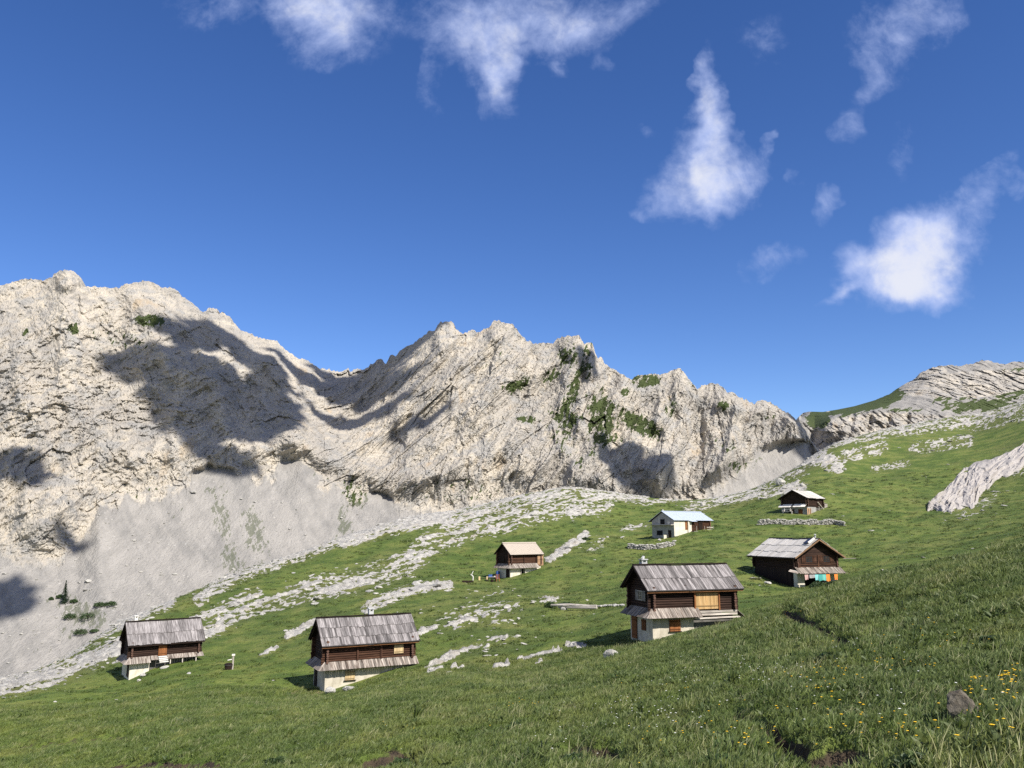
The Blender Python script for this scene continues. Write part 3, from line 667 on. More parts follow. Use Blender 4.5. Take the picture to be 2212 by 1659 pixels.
# ------------------------------------------------------------------ built things: bars, logs, planks
class MB:
    def __init__(s): s.v = []; s.f = []; s.w = []; s.t = []; s.m = []; s.cut = []
    def hexa(s, c, w, tint=1.0, m=0):
        s.cut.append((len(s.v), len(s.f))); i = len(s.v); off = np.array([random.uniform(0, 40) for _ in range(3)])
        s.v += [tuple(map(float, p)) for p in c]; s.w += [tuple(np.array(k) + off) for k in w]; s.t += [tint] * 8
        s.f += [(i, i + 3, i + 2, i + 1), (i + 4, i + 5, i + 6, i + 7), (i, i + 1, i + 5, i + 4), (i + 1, i + 2, i + 6, i + 5), (i + 2, i + 3, i + 7, i + 6), (i + 3, i, i + 4, i + 7)]
        s.m += [m] * 6
    def bar(s, p, q, w, t, up=(0, 0, 1), tint=None, m=0):
        """plank from p to q, w wide, t thick along up"""
        p = np.array(p, float); q = np.array(q, float); d = q - p; L = np.linalg.norm(d); d /= L
        up = np.array(up, float); sd = np.cross(d, up); sd /= np.linalg.norm(sd); up = np.cross(sd, d)
        if tint is None: tint = random.uniform(.75, 1.25)
        a = sd * w / 2; b = up * t / 2
        c = [p - a - b, q - a - b, q + a - b, p + a - b, p - a + b, q - a + b, q + a + b, p + a + b]
        wc = [(0, 0, 0), (L, 0, 0), (L, w, 0), (0, w, 0), (0, 0, t), (L, 0, t), (L, w, t), (0, w, t)]
        s.hexa(c, wc, tint, m)
    def box(s, lo, hi, tint=1.0, m=0):
        (a, b, c), (d, e, f) = lo, hi
        s.hexa([(a, b, c), (d, b, c), (d, e, c), (a, e, c), (a, b, f), (d, b, f), (d, e, f), (a, e, f)],
               [(0, 0, 0), (d - a, 0, 0), (d - a, e - b, 0), (0, e - b, 0), (0, 0, f - c), (d - a, 0, f - c), (d - a, e - b, f - c), (0, e - b, f - c)], tint, m)
    def log(s, p, q, r, n=8, tint=None, end=1.0, r2=None, m=0):
        s.cut.append((len(s.v), len(s.f))); p = np.array(p, float); q = np.array(q, float); d = q - p; L = np.linalg.norm(d); d /= L
        r2 = r if r2 is None else r2
        up = np.array((0, 0, 1.)) if abs(d[2]) < .9 else np.array((1., 0, 0)); sd = np.cross(d, up); sd /= np.linalg.norm(sd); up = np.cross(sd, d)
        if tint is None: tint = random.uniform(.75, 1.25)
        off = np.array([random.uniform(0, 40) for _ in range(3)])
        rings = []
        for e, (o, rr, x) in enumerate(((p, r, 0), (q, r2, L))):
            ring = []
            for k in range(n):
                an = 2 * math.pi * (k + .5) / n
                ring.append((o + (sd * math.cos(an) + up * math.sin(an)) * rr, (x, k * .12, 0)))
            rings.append(ring)
        i = len(s.v)
        for ring in rings:
            for c, w in ring: s.v.append(tuple(c)); s.w.append(tuple(np.array(w) + off)); s.t.append(tint)
        for k in range(n):
            k2 = (k + 1) % n; s.f.append((i + k, i + k2, i + n + k2, i + n + k)); s.m.append(m)
        for e, ring in enumerate(rings):
            j = len(s.v)
            for c, w in ring: s.v.append(tuple(c)); s.w.append(tuple(np.array(w) + off)); s.t.append(tint * end)  # end caps tinted lighter: sunlight painted onto the log ends
            fc = tuple(range(j, j + n)); s.f.append(fc if e else fc[::-1]); s.m.append(m)
    def poly(s, pts, depth, tint=1.0, m=0):
        """flat outline pushed along depth"""
        n = len(pts); i = len(s.v); dv = np.array(depth, float)
        pts = [np.array(p, float) for p in pts]
        for o in (0, 1):
            for p in pts: s.v.append(tuple(p + dv * o)); s.w.append(tuple(p)); s.t.append(tint)
        s.f.append(tuple(range(i, i + n))); s.f.append(tuple(range(i + 2 * n - 1, i + n - 1, -1))); s.m += [m, m]
        for k in range(n):
            k2 = (k + 1) % n; s.f.append((i + k, i + n + k, i + n + k2, i + k2)); s.m.append(m)
    def build_each(s, name, mats, parent=None):
        """one object for every piece"""
        out = []
        for k, (v0, f0) in enumerate(s.cut):
            v1, f1 = s.cut[k + 1] if k + 1 < len(s.cut) else (len(s.v), len(s.f))
            m = MB(); m.v = s.v[v0:v1]; m.w = s.w[v0:v1]; m.t = s.t[v0:v1]; m.m = s.m[f0:f1]; m.f = [tuple(i - v0 for i in f) for f in s.f[f0:f1]]
            out.append(m.build(name, mats, parent))
        return out
    def build(s, name, mats, parent=None, label=None):
        me = bpy.data.meshes.new(name); me.from_pydata(s.v, [], s.f)
        a = me.attributes.new('wc', 'FLOAT_VECTOR', 'POINT'); a.data.foreach_set('vector', np.array(s.w, np.float32).reshape(-1))
        a = me.attributes.new('tint', 'FLOAT', 'POINT'); a.data.foreach_set('value', np.array(s.t, np.float32))
        for k in (mats if isinstance(mats, (list, tuple)) else [mats]): me.materials.append(k)
        me.polygons.foreach_set('material_index', np.array(s.m, np.int32)); me.update()
        bmx = bmesh.new(); bmx.from_mesh(me); bmesh.ops.recalc_face_normals(bmx, faces=bmx.faces); bmx.to_mesh(me); bmx.free()
        o = bpy.data.objects.new(name, me); link(o, parent)
        if label: o['label'] = label
        return o

def wood(name, c1, c2, stain=None, stain_amt=.5, rough=.85, spec=.15):
    m, n, b = material(name)
    w = n.attr('wc', 'Vector')
    g = n.noise(n.mapping(w, scale=(.8, 14, 14)), 1.0, 5, .6); g2 = n.noise(n.mapping(w, scale=(.5, 2.2, 2.2)), 1.0, 4, .6)
    c = n.mix(n.ramp(g, .34, .64), c1, c2)
    if stain: c = n.mix(n.ramp(g2, .5, .72, 0, stain_amt), c, stain)
    t = n.attr('tint'); mul = n.new('ShaderNodeCombineColor')
    for k in range(3): n.put(mul.inputs[k], t)
    c = n.mix(1.0, c, mul.outputs[0], 'MULTIPLY')
    n.put(b.inputs['Base Color'], c); b.inputs['Roughness'].default_value = rough; b.inputs['Specular IOR Level'].default_value = spec
    n.put(b.inputs['Normal'], n.bump(g, .5, .02))
    return m

def plaster(name, c1, c2, dirt=(.2, .18, .15), rough=.9):
    m, n, b = material(name); p = n.obj()
    c = n.mix(n.ramp(n.noise(p, 1.1, 5, .6), .35, .65), c1, c2)
    c = n.mix(n.ramp(n.noise(n.mapping(p, scale=(1.6, 1.6, .4)), 1.5, 5, .65), .50, .74, 0, .75), c, dirt); c = n.mix(n.ramp(n.noise(p, .8, 5, .65), .55, .7, 0, .4), c, dirt)
    n.put(b.inputs['Base Color'], c); b.inputs['Roughness'].default_value = rough
    n.put(b.inputs['Normal'], n.bump(n.noise(p, 7, 5, .65), .5, .03))
    return m

def plain(name, c, rough=.6, spec=.3, metal=0., var=.12):
    m, n, b = material(name)
    k = n.noise(n.obj(), 3.0, 4, .6)
    lo = tuple(x * (1 - var) for x in c); hi = tuple(min(1, x * (1 + var)) for x in c)
    n.put(b.inputs['Base Color'], n.mix(n.ramp(k, .3, .7), lo, hi))
    b.inputs['Roughness'].default_value = rough; b.inputs['Specular IOR Level'].default_value = spec; b.inputs['Metallic'].default_value = metal
    return m

def cloth(name, c):
    m, n, b = material(name)
    n.put(b.inputs['Base Color'], n.mix(n.noise(n.obj(), 12, 3), tuple(x * .88 for x in c), c)); b.inputs['Roughness'].default_value = 1
    return m

M_ROOFWOOD = wood('weathered_shingle_wood', (.105, .094, .092), (.29, .268, .262), (.07, .061, .058), .6)
M_ROOFPALE = wood('bleached_shingle_wood', (.44, .41, .375), (.60, .56, .51), (.33, .30, .27), .4)
M_AWNING = wood('stained_awning_boards', (.105, .080, .066), (.34, .30, .26), (.055, .036, .025), .85)
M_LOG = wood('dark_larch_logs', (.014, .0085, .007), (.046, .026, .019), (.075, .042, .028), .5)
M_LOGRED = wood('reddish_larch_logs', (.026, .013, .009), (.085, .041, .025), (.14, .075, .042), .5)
M_LOGPALE = wood('pale_brown_boards', (.28, .16, .09), (.42, .27, .16), (.15, .08, .05), .5)  # boards in a paler brown than the log walls
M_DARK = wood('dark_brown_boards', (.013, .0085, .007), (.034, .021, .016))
M_OCHRE = wood('ochre_new_boards', (.36, .215, .085), (.50, .34, .165), (.24, .125, .045), .5)
M_OCHREPALE = wood('pale_yellow_boards', (.46, .33, .165), (.56, .43, .25), (.3, .18, .08), .35)
M_REDWOOD = wood('reddish_brown_boards', (.17, .062, .022), (.27, .115, .045), (.12, .04, .018), .4)
M_FASCIA = wood('orange_fascia_board', (.22, .095, .040), (.33, .16, .075))
M_BEAM = wood('grey_sill_beam', (.26, .23, .20), (.44, .40, .35), (.15, .12, .10), .5)
M_CREAM = plaster('cream_plaster', (.45, .405, .32), (.54, .49, .40), (.31, .27, .205))
M_WHITE = plaster('white_limewash', (.56, .51, .41), (.66, .61, .51), (.44, .38, .28))
M_GREYPL = plaster('grey_render', (.27, .26, .245), (.34, .33, .31), (.19, .18, .17))
M_CONC = plaster('chimney_concrete', (.36, .36, .36), (.48, .48, .47))
M_TAN = plain('beige_roof_metal', (.40, .345, .285), .6, .25, 0, .05)
M_BLUE = plain('pale_blue_roof_metal', (.50, .555, .63), .42, .45, .2, .06)
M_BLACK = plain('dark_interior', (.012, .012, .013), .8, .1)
M_GLASS = plain('window_glass', (.02, .024, .03), .12, .6)
M_IRON = plain('dark_gutter_metal', (.05, .045, .045), .5, .4)
M_WHITEP = plain('white_painted_wood', (.66, .63, .58), .6)

FRONT = lambda L, D: (np.array((0., 0, 0)), np.array((1., 0, 0)), np.array((0., -1, 0)))
LEFT = lambda L, D: (np.array((0., D, 0)), np.array((0., -1, 0)), np.array((-1., 0, 0)))
RIGHT = lambda L, D: (np.array((L, 0., 0)), np.array((0., 1, 0)), np.array((1., 0, 0)))

def panel(parent, name, pl, s, z, w, h, mat, n=6, out=.03, battens=True, label=None, tints=(.8, 1.2)):
    """boarded door or shutter: upright planks with cross battens, on wall plane pl, left edge s, foot z"""
    o, r, e = pl; mb = MB(); pw = w / n
    for k in range(n):
        c = o + r * (s + (k + .5) * pw) + e * (out + random.uniform(-.004, .004))
        mb.bar(c + (0, 0, z), c + (0, 0, z + h), pw * .955, .03, up=e, tint=random.uniform(*tints))
    if battens:
        for f in (.16, .84):
            a = o + r * (s + .04) + e * (out + .03); b = o + r * (s + w - .04) + e * (out + .03)
            mb.bar(a + (0, 0, z + h * f), b + (0, 0, z + h * f), .09, .028, up=e, tint=.55)
    return mb.build(name, mat, parent, label)

def window(parent, pl, s, z, w, h, frame_mat, muntins=(1, 2), pane=None, out=.0, fw=.07):
    o, r, e = pl; mb = MB()
    P = lambda a, b, d=0.: o + r * a + e * (out + .03 + d) + (0, 0, b)
    for a in (s, s + w): mb.bar(P(a, z - fw / 2), P(a, z + h + fw / 2), fw, .05, up=e, tint=1)
    for b in (z, z + h): mb.bar(P(s - fw / 2, b, .004), P(s + w + fw / 2, b, .004), fw, .05, up=e, tint=1)
    nx_, nz_ = muntins
    for k in range(1, nx_ + 1): mb.bar(P(s + w * k / (nx_ + 1), z), P(s + w * k / (nx_ + 1), z + h), .03, .03, up=e, tint=1)
    for k in range(1, nz_ + 1): mb.bar(P(s, z + h * k / (nz_ + 1), .003), P(s + w, z + h * k / (nz_ + 1), .003), .03, .03, up=e, tint=1)
    win = mb.build('window', frame_mat, parent)
    mp = MB(); mp.bar(P(s + w / 2, z, -.014), P(s + w / 2, z + h, -.014), w, .012, up=e, tint=1); mp.build('pane', pane or M_GLASS, win)
    return win

class Hut:
    def __init__(s, name, label, uvY, anchor, az, L, D, cat='hut', group=None, sz=1.0):
        s.L, s.D = L, D; a = R(az); p = at(*uvY)
        ax, ay = anchor
        loc = (p[0] - (ax * math.cos(a) - ay * math.sin(a)), p[1] - (ax * math.sin(a) + ay * math.cos(a)), p[2])
        s.root = empty(name, loc, a); tag(s.root, label, cat, group)
        s.loc = Vector(loc); s.a = a; s.sz = sz; s.root.scale = (1, 1, sz)
        s.F, s.Lf, s.Rt = FRONT(L, D), LEFT(L, D), RIGHT(L, D)
    def world(s, x, y, z):
        c, n = math.cos(s.a), math.sin(s.a)
        return Vector((s.loc.x + x * c - y * n, s.loc.y + x * n + y * c, s.loc.z + z * s.sz))
    def ground(s, x, y):
        w = s.world(x, y, 0); return float(ground(w.x, w.y)) - s.loc.z
    def set_roof(s, ze, zr, ovf, ovb, ovl, ovr):
        s.ze, s.zr, s.ovf, s.ovb, s.ovl, s.ovr = ze, zr, ovf, ovb, ovl, ovr
        s.yr = s.D / 2; s.slope = (zr - ze) / (s.yr + ovf)
    def roof_z(s, y): return s.zr - s.slope * abs(y - s.yr)
    def plank_roof(s, courses, mat, wmin=.15, wmax=.27, tints=(.42, 1.35), ridge=True, ends=(0, 0)):
        mb = MB(); x0, x1 = -s.ovl, s.L + s.ovr
        for sgn, ylim in ((-1, -s.ovf), (1, s.D + s.ovb)):
            run = abs(ylim - s.yr); nrm = np.array((0, sgn * s.slope, 1.0)); nrm /= np.linalg.norm(nrm)
            sag = lambda x: .085 * math.sin(math.pi * (x - x0) / (x1 - x0)) + .03 * math.sin(x * 1.9 + s.L)
            Pt = lambda x, f, d: np.array((x, s.yr + sgn * run * f, s.zr - s.slope * run * f - (sag(x) if d > 0 else .07))) + nrm * d
            for k in range(courses):
                f0 = max(k / courses - .03, 0); f1 = (k + 1) / courses + (.035 if k < courses - 1 else 0); d = (courses - 1 - k) * .05 + .02
                x = x0
                while x < x1 - .02:
                    w = min(random.uniform(wmin, wmax), x1 - x)
                    if x1 - x - w < .06: w = x1 - x
                    j = random.uniform(-.02, .02)
                    mb.bar(Pt(x + w / 2, f0, d + j * .5), Pt(x + w / 2, f1 + j, d + j * .5), w * .965, .03, up=nrm, tint=random.uniform(*tints) if mat is not M_ROOFPALE else random.uniform(.82, 1.15))
                    x += w
            # boarding and rafters beneath
            mb.hexa([Pt(x0 + .03, .0, -.07), Pt(x1 - .03, .0, -.07), Pt(x1 - .03, .985, -.07), Pt(x0 + .03, .985, -.07), Pt(x0 + .03, .0, -.004), Pt(x1 - .03, .0, -.004), Pt(x1 - .03, .985, -.004), Pt(x0 + .03, .985, -.004)], [(0, 0, 0)] * 8, 1.0, 1)
            nr = int((x1 - x0) / .8)
            for k in range(nr + 1):
                x = x0 + .12 + (x1 - x0 - .24) * k / nr
                mb.bar(Pt(x, .02, -.135), Pt(x, .975, -.135), .10, .12, up=nrm, tint=1, m=1)
        rf = mb.build('roof', [mat, M_DARK], s.root)
        if ridge:
            m2 = MB()
            for sg in (-1, 1): m2.bar((x0, s.yr + sg * .09, s.zr + courses * .05 - .03), (x1, s.yr + sg * .09, s.zr + courses * .05 - .03), .20, .03, up=(0, sg * .6, 1), tint=.5)
            m2.build_each('ridge_board', M_DARK, rf)
        s.roof = rf; return rf
    def metal_roof(s, mat, pitch=.3):
        mb = MB(); x0, x1 = -s.ovl, s.L + s.ovr
        for sgn, ylim in ((-1, -s.ovf), (1, s.D + s.ovb)):
            run = abs(ylim - s.yr); nrm = np.array((0, sgn * s.slope, 1.0)); nrm /= np.linalg.norm(nrm)
            Pt = lambda x, f, d: np.array((x, s.yr + sgn * run * f, s.zr - s.slope * run * f)) + nrm * d
            mb.hexa([Pt(x0, 0, 0), Pt(x1, 0, 0), Pt(x1, 1, 0), Pt(x0, 1, 0), Pt(x0, 0, .03), Pt(x1, 0, .03), Pt(x1, 1, .03), Pt(x0, 1, .03)], [(0, 0, 0)] * 8)
            x = x0 + .04
            while x < x1:
                mb.bar(Pt(x, .004, .045), Pt(x, .999, .045), .05, .03, up=nrm, tint=1); x += pitch
            mb.hexa([Pt(x0 + .05, 0, -.08), Pt(x1 - .05, 0, -.08), Pt(x1 - .05, .98, -.08), Pt(x0 + .05, .98, -.08), Pt(x0 + .05, 0, -.004), Pt(x1 - .05, 0, -.004), Pt(x1 - .05, .98, -.004), Pt(x0 + .05, .98, -.004)], [(0, 0, 0)] * 8, 1.0, 1)
        rf = mb.build('roof', [mat, M_DARK], s.root)
        m2 = MB()
        for sg in (-1, 1): m2.bar((x0 - .01, s.yr + sg * .1, s.zr + .05), (x1 + .01, s.yr + sg * .1, s.zr + .05), .24, .02, up=(0, sg * s.slope, 1), tint=1)
        m2.build_each('ridge_cap', mat, rf); s.roof = rf; return rf
    def barge(s, mat, left=True, right=True, tint=.8):
        for x, on in ((-s.ovl - .02, left), (s.L + s.ovr + .02, right)):
            if not on: continue
            mb = MB()
            for sgn, yl in ((-1, -s.ovf), (1, s.D + s.ovb)):
                mb.bar((x, s.yr, s.zr - .07), (x, yl, s.roof_z(yl) - .07), .035, .17, up=(0, sgn * s.slope, 1), tint=tint)
            mb.build_each('barge_board', mat, s.root)
    def fascia(s, mat=None, gutter=True, z=0):
        x0, x1 = -s.ovl, s.L + s.ovr; y = -s.ovf
        if mat:
            mb = MB(); mb.bar((x0 + .03, y + .05, s.ze - .16), (x1 - .03, y + .05, s.ze - .16), .04, .15, tint=1); mb.build('fascia', mat, s.root)
        if gutter:
            mb = MB(); mb.log((x0, y - .05, s.ze - .045), (x1, y - .05, s.ze - .045), .05, tint=1)
            k = x0 + .2
            while k < x1: mb.bar((k, y - .03, s.ze - .09), (k, y - .03, s.ze + .01), .03, .12, up=(0, 1, 0), tint=.7); k += .6
            mb.build('gutter', M_IRON, s.root)
    def logs(s, z0, mat, h=.21, ext=.24, x1=None, backmat=None, gable_mat=None):
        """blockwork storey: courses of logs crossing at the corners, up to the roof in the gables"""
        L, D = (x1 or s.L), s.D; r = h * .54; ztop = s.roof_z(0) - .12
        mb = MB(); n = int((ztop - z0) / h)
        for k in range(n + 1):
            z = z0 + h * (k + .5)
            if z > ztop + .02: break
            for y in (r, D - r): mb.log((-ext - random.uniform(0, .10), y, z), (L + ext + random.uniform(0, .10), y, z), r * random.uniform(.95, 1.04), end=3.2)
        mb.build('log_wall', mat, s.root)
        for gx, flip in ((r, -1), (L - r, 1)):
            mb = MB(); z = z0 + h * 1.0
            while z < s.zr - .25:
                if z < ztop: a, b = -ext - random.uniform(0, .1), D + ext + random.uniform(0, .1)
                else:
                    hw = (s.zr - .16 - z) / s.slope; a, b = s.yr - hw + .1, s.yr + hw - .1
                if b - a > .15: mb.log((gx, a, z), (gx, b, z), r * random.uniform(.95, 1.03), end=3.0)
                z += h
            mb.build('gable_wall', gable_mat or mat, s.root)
        # dark chinking behind the logs
        mb = MB(); mb.box((r * .9, r * .9, z0), (L - r * .9, D - r * .9, ztop), 1)
        mb.poly([(r * .9, r * .9, ztop), (r * .9, D - r * .9, ztop), (r * .9, s.yr, s.zr - .3)], (L - 1.8 * r, 0, 0))
        mb.build('inner_boarding', M_BLACK, s.root)
        # purlin ends under the gable overhang
        mb = MB()
        for y in (0.1, s.yr, D - .1):
            zz = s.roof_z(y) - .22
            for xa, xb in ((-s.ovl + .06, .0), (L, s.L + s.ovr - .06)): mb.bar((xa, y, zz), (xb, y, zz), .14, .16, tint=1)
        mb.build_each('purlin', M_DARK, s.root)
    def masonry(s, x0, x1, y0, y1, ztop, mat, zlow=-2.5, name='masonry_base'):
        mb = MB(); mb.box((x0, y0, zlow), (x1, y1, ztop)); return mb.build(name, mat, s.root)
    def awning(s, zt, zb, dp, x0, x1, left=True, mat=None, right=False, y1=None, tints=(.5, 1.35)):
        """lean-to board awning along the front, carried round the left corner with a hip"""
        mat = mat or M_AWNING; mb = MB(); up = np.array((0, -(zt - zb) / dp, 1.0)); t = .03
        x = (-dp if left else x0)
        while x < x1 - .02:
            w = min(random.uniform(.13, .22), x1 - x); c = x + w / 2
            f = max(-c / dp, 0) if left else 0
            y_a = -dp * f; z_a = zt - (zt - zb) * f
            if f < .93: mb.bar((c, y_a, z_a), (c, -dp - random.uniform(0, .04), zb), w * .96, t, up=up * -1 if False else (0, -(zt - zb), dp), tint=random.uniform(*tints))
            x += w
        if left:
            y = -dp; ye = y1 if y1 is not None else s.D + .2
            while y < ye - .02:
                w = min(random.uniform(.13, .22), ye - y); c = y + w / 2; f = max(-c / dp, 0)
                if f < .93: mb.bar((-dp * f, c, zt - (zt - zb) * f), (-dp - random.uniform(0, .04), c, zb), w * .96, t, up=(-(zt - zb), 0, dp), tint=random.uniform(*tints))
                y += w
            mb.bar((0, 0, zt + .03), (-dp - .02, -dp - .02, zb + .03), .16, .03, tint=1.5)
        aw = mb.build('awning', mat, s.root)
        m2 = MB()
        k = max(x0, 0) + .15
        while k < x1:
            m2.bar((k, .0, zt - .09), (k, -dp + .05, zb - .055), .08, .09, tint=1); k += 1.0
        if left:
            k = .2
            while k < (y1 or s.D): m2.bar((0, k, zt - .09), (-dp + .05, k, zb - .055), .08, .09, tint=1); k += 1.0
        m2.build_each('bracket', M_DARK, aw)
        return aw
    def chimney(s, x, y, w, ztop, mat=None, cap='slab', zlow=None):
        mb = MB(); zl = s.roof_z(y) - .3 if zlow is None else zlow
        mb.box((x - w / 2, y - w / 2, zl), (x + w / 2, y + w / 2, ztop)); ch = mb.build('chimney', mat or M_CONC, s.roof)
        c = MB()
        for sx in (-1, 1):
            for sy in (-1, 1): c.box((x + sx * w * .38 - .05, y + sy * w * .38 - .05, ztop), (x + sx * w * .38 + .05, y + sy * w * .38 + .05, ztop + .22))
        c.box((x - w * .62, y - w * .62, ztop + .22), (x + w * .62, y + w * .62, ztop + .30))
        if cap == 'stone': c.log((x - .05, y, ztop + .3), (x + .06, y, ztop + .56), .17, 6, tint=1.1, r2=.10)
        c.build('chimney_cap', mat or M_CONC, ch)
        return ch

HG = 'alpine log huts scattered over the slope'
# ---- the big hut on the rise: wide ochre barn door, plank roof in two courses
h = Hut('log_hut', 'dark log hut with a wide ochre barn door and a two-course grey plank roof', (1410.7, 1390.5, 66), (0, 0), 18, 7.7, 4.0, group=HG, sz=0.91)
h1 = h
h.set_roof(4.55, 6.6, .45, .45, .6, .6)
h.masonry(0.03, 3.75, .03, h.D - .03, 2.62, M_CREAM)
mb = MB()
for z in (2.36, 2.6): mb.bar((3.4, -.02, z - .05), (h.L + .1, -.02, z - .05), .2, .17, tint=1.3 if z < 2.5 else 1.0)
mb.bar((3.7, -.30, 2.02), (h.L + .15, -.30, 2.06), .30, .10, tint=1.5); mb.build_each('sill_beam', M_BEAM, h.root)
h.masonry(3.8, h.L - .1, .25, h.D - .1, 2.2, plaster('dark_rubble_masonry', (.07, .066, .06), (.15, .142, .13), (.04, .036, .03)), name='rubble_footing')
h.logs(2.62, M_LOG)
h.plank_roof(2, M_ROOFWOOD); h.fascia(M_FASCIA); h.barge(M_DARK)
h.awning(2.95, 2.2, .78, 0, 4.15)
mb = MB(); 
for k in range(5): mb.bar((h.L + .02, .0 + k * .16, 2.75), (h.L + .72, -.28 + k * .18, 1.98), .17, .03, up=(.7, 0, .7), tint=random.uniform(.7, 1.4))
mb.build('end_awning', M_AWNING, h.root)
panel(h.root, 'barn_door', h.F, 3.92, 2.78, 2.15, 1.72, M_OCHRE, 13, .05, tints=(.8, 1.25))
mb = MB()
for x in (3.87, 6.13): mb.bar((x, -.10, 2.68), (x, -.10, 4.5), .11, .10, up=(0, 1, 0), tint=1)
mb.build_each('door_post', M_REDWOOD, h.root)
sh = panel(h.root, 'shutter', h.F, 1.5, .98, 1.0, .98, M_REDWOOD, 8, .04, tints=(.85, 1.35))
mb = MB(); mb.bar((1.42, -.05, .93), (2.58, -.05, .93), .10, .07, tint=.6); mb.build('sill', M_DARK, sh)
panel(h.root, 'door', h.Lf, .35, .05, .95, 1.95, M_REDWOOD, 6, .03, tints=(.6, .95), label='tall brown plank door in the shaded end wall')
panel(h.root, 'shutter', h.Lf, 2.15, .95, .72, .95, M_REDWOOD, 4, .03, tints=(.5, .8))
window(h.root, h.Lf, 1.75, 3.55, .8, .8, M_BEAM, (1, 1), out=.06)
panel(h.root, 'shutter', h.Lf, 1.28, 3.5, .42, .9, M_BEAM, 2, .08, tints=(.5, .7)); panel(h.root, 'shutter', h.Lf, 2.62, 3.5, .42, .9, M_BEAM, 2, .08, tints=(.5, .7))
h.chimney(.55, h.yr + .35, .5, 6.85, cap='stone')

# ---- hut in the middle of the meadow: three courses of planks, pale yellow shutters
h = Hut('log_hut', 'log hut on a cream plaster base with pale yellow shutters and a three-course plank roof', (700, 1496, 70), (0, 0), 27, 7.75, 4.0, group=HG, sz=0.88)
h2 = h
h.set_roof(4.3, 6.55, .5, .45, .45, .45)
h.masonry(.03, h.L - .05, .03, h.D - .03, 2.5, M_CREAM)
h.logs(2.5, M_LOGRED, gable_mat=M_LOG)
h.plank_roof(3, M_ROOFWOOD, .13, .24); h.fascia(M_FASCIA); h.barge(M_DARK)
h.awning(2.72, 2.08, .68, 0, h.L + .35)
mb = MB()
for x in (.1, 2.75, 4.85): mb.bar((x, -.06, 2.72), (x, -.06, 4.3), .16, .08, up=(0, 1, 0), tint=1.2)
mb.build_each('wall_post', M_LOGRED, h.root)
panel(h.root, 'shutter', h.F, 6.0, 3.1, .86, .98, M_OCHREPALE, 6, .06)
s2 = panel(h.root, 'shutter', h.F, 1.72, .95, .86, .86, M_OCHREPALE, 6, .04)
mb = MB(); mb.bar((1.62, -.05, .9), (2.68, -.05, .9), .1, .06, tint=.5); mb.build('sill', M_DARK, s2)
panel(h.root, 'door', h.Lf, .5, .05, .9, 1.8, M_DARK, 5, .03)
h.chimney(4.55, h.yr + .4, .42, 7.0)

# ---- hut at the edge of the scree: red-brown door over white steps
h = Hut('log_hut', 'small log hut with a red-brown door above white stone steps', (277.5, 1466, 88), (0, 0), 35.5, 7.0, 4.0, group=HG, sz=0.875)
h3 = h
h.set_roof(3.9, 6.35, .5, .45, .4, .45)
h.masonry(.03, 1.95, .03, h.D - .03, 2.3, M_WHITE); h.masonry(1.98, h.L - .1, .3, h.D - .1, 2.25, bpy.data.materials['dark_rubble_masonry'], name='rubble_footing')
h.logs(2.3, M_LOG, h=.2)
h.plank_roof(2, M_ROOFWOOD, .18, .34, (.7, 1.3)); h.barge(M_DARK); h.fascia(M_DARK, False)
h.awning(2.4, 1.72, .62, 0, 1.95, tints=(.8, 1.35))
for xa, xb in ((2.0, 2.68), (3.68, h.L + .4)):
    mb = MB(); x = xa
    while x < xb - .05:
        w = min(random.uniform(.2, .34), xb - x); mb.bar((x + w / 2, 0, 2.42), (x + w / 2, -.6, 2.0), w * .96, .03, up=(0, -.42, .6), tint=random.uniform(.75, 1.3)); x += w
    mb.build('awning', M_AWNING, h.root)
mb = MB()
for k in range(4): mb.bar((2.72, -.28 - .24 * k, 2.28 - .17 * k), (3.62, -.28 - .24 * k, 2.28 - .17 * k), .26, .10, tint=1)
mb.build_each('step', M_WHITEP, h.root)
mb = MB()
for x in (3.95, 5.2, 6.6): mb.bar((x, -.45, 1.4), (x, -.45, 2.0), .09, .09, up=(0, 1, 0), tint=1.5)
mb.build_each('prop', M_BEAM, h.root)
panel(h.root, 'door', h.F, 2.75, 2.36, .86, 1.42, M_REDWOOD, 5, .05)
panel(h.root, 'door', h.Lf, 2.9, .1, .8, 1.6, M_DARK, 4, .03)
h.chimney(.75, h.yr + .5, .36, 6.75, M_WHITEP)

# ---- hut with the beige metal roof
h = Hut('log_hut', 'log hut under a smooth beige metal roof with a board awning round its corner', (1102.2, 1252.5, 138), (0, 0), 39, 6.9, 3.6, group=HG)
h4 = h
h.set_roof(4.12, 6.05, .5, .45, .35, .3)
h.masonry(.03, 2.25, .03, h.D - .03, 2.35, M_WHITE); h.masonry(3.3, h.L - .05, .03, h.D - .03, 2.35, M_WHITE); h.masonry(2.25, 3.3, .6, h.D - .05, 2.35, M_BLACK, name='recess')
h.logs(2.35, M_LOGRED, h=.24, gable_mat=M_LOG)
h.metal_roof(M_TAN, .32); h.barge(M_DARK)
h.awning(2.62, 1.88, .7, 0, 6.0, tints=(.65, 1.3))
mb = MB()
for k in range(8): mb.bar((6.0, -.10, 2.30 + .23 * k), (7.35, -.10, 2.30 + .23 * k), .05, .22, tint=random.uniform(.8, 1.2))
for k in range(8): mb.bar((7.33, -.10, 2.30 + .23 * k), (7.33, 1.4, 2.30 + .23 * k), .05, .22, tint=random.uniform(.8, 1.2))
mb.build('boarded_bay', M_LOGPALE, h.root)
mb = MB(); mb.bar((5.9, .6, 4.2), (7.6, .6, 4.2), 1.7, .05, tint=.5); mb.build('bay_roof', M_DARK, h.root)
mb = MB()
for x in (.1, 3.0, 5.75): mb.bar((x, -.06, 2.6), (x, -.06, 4.1), .13, .08, up=(0, 1, 0), tint=.8)
mb.build_each('wall_post', M_LOG, h.root)
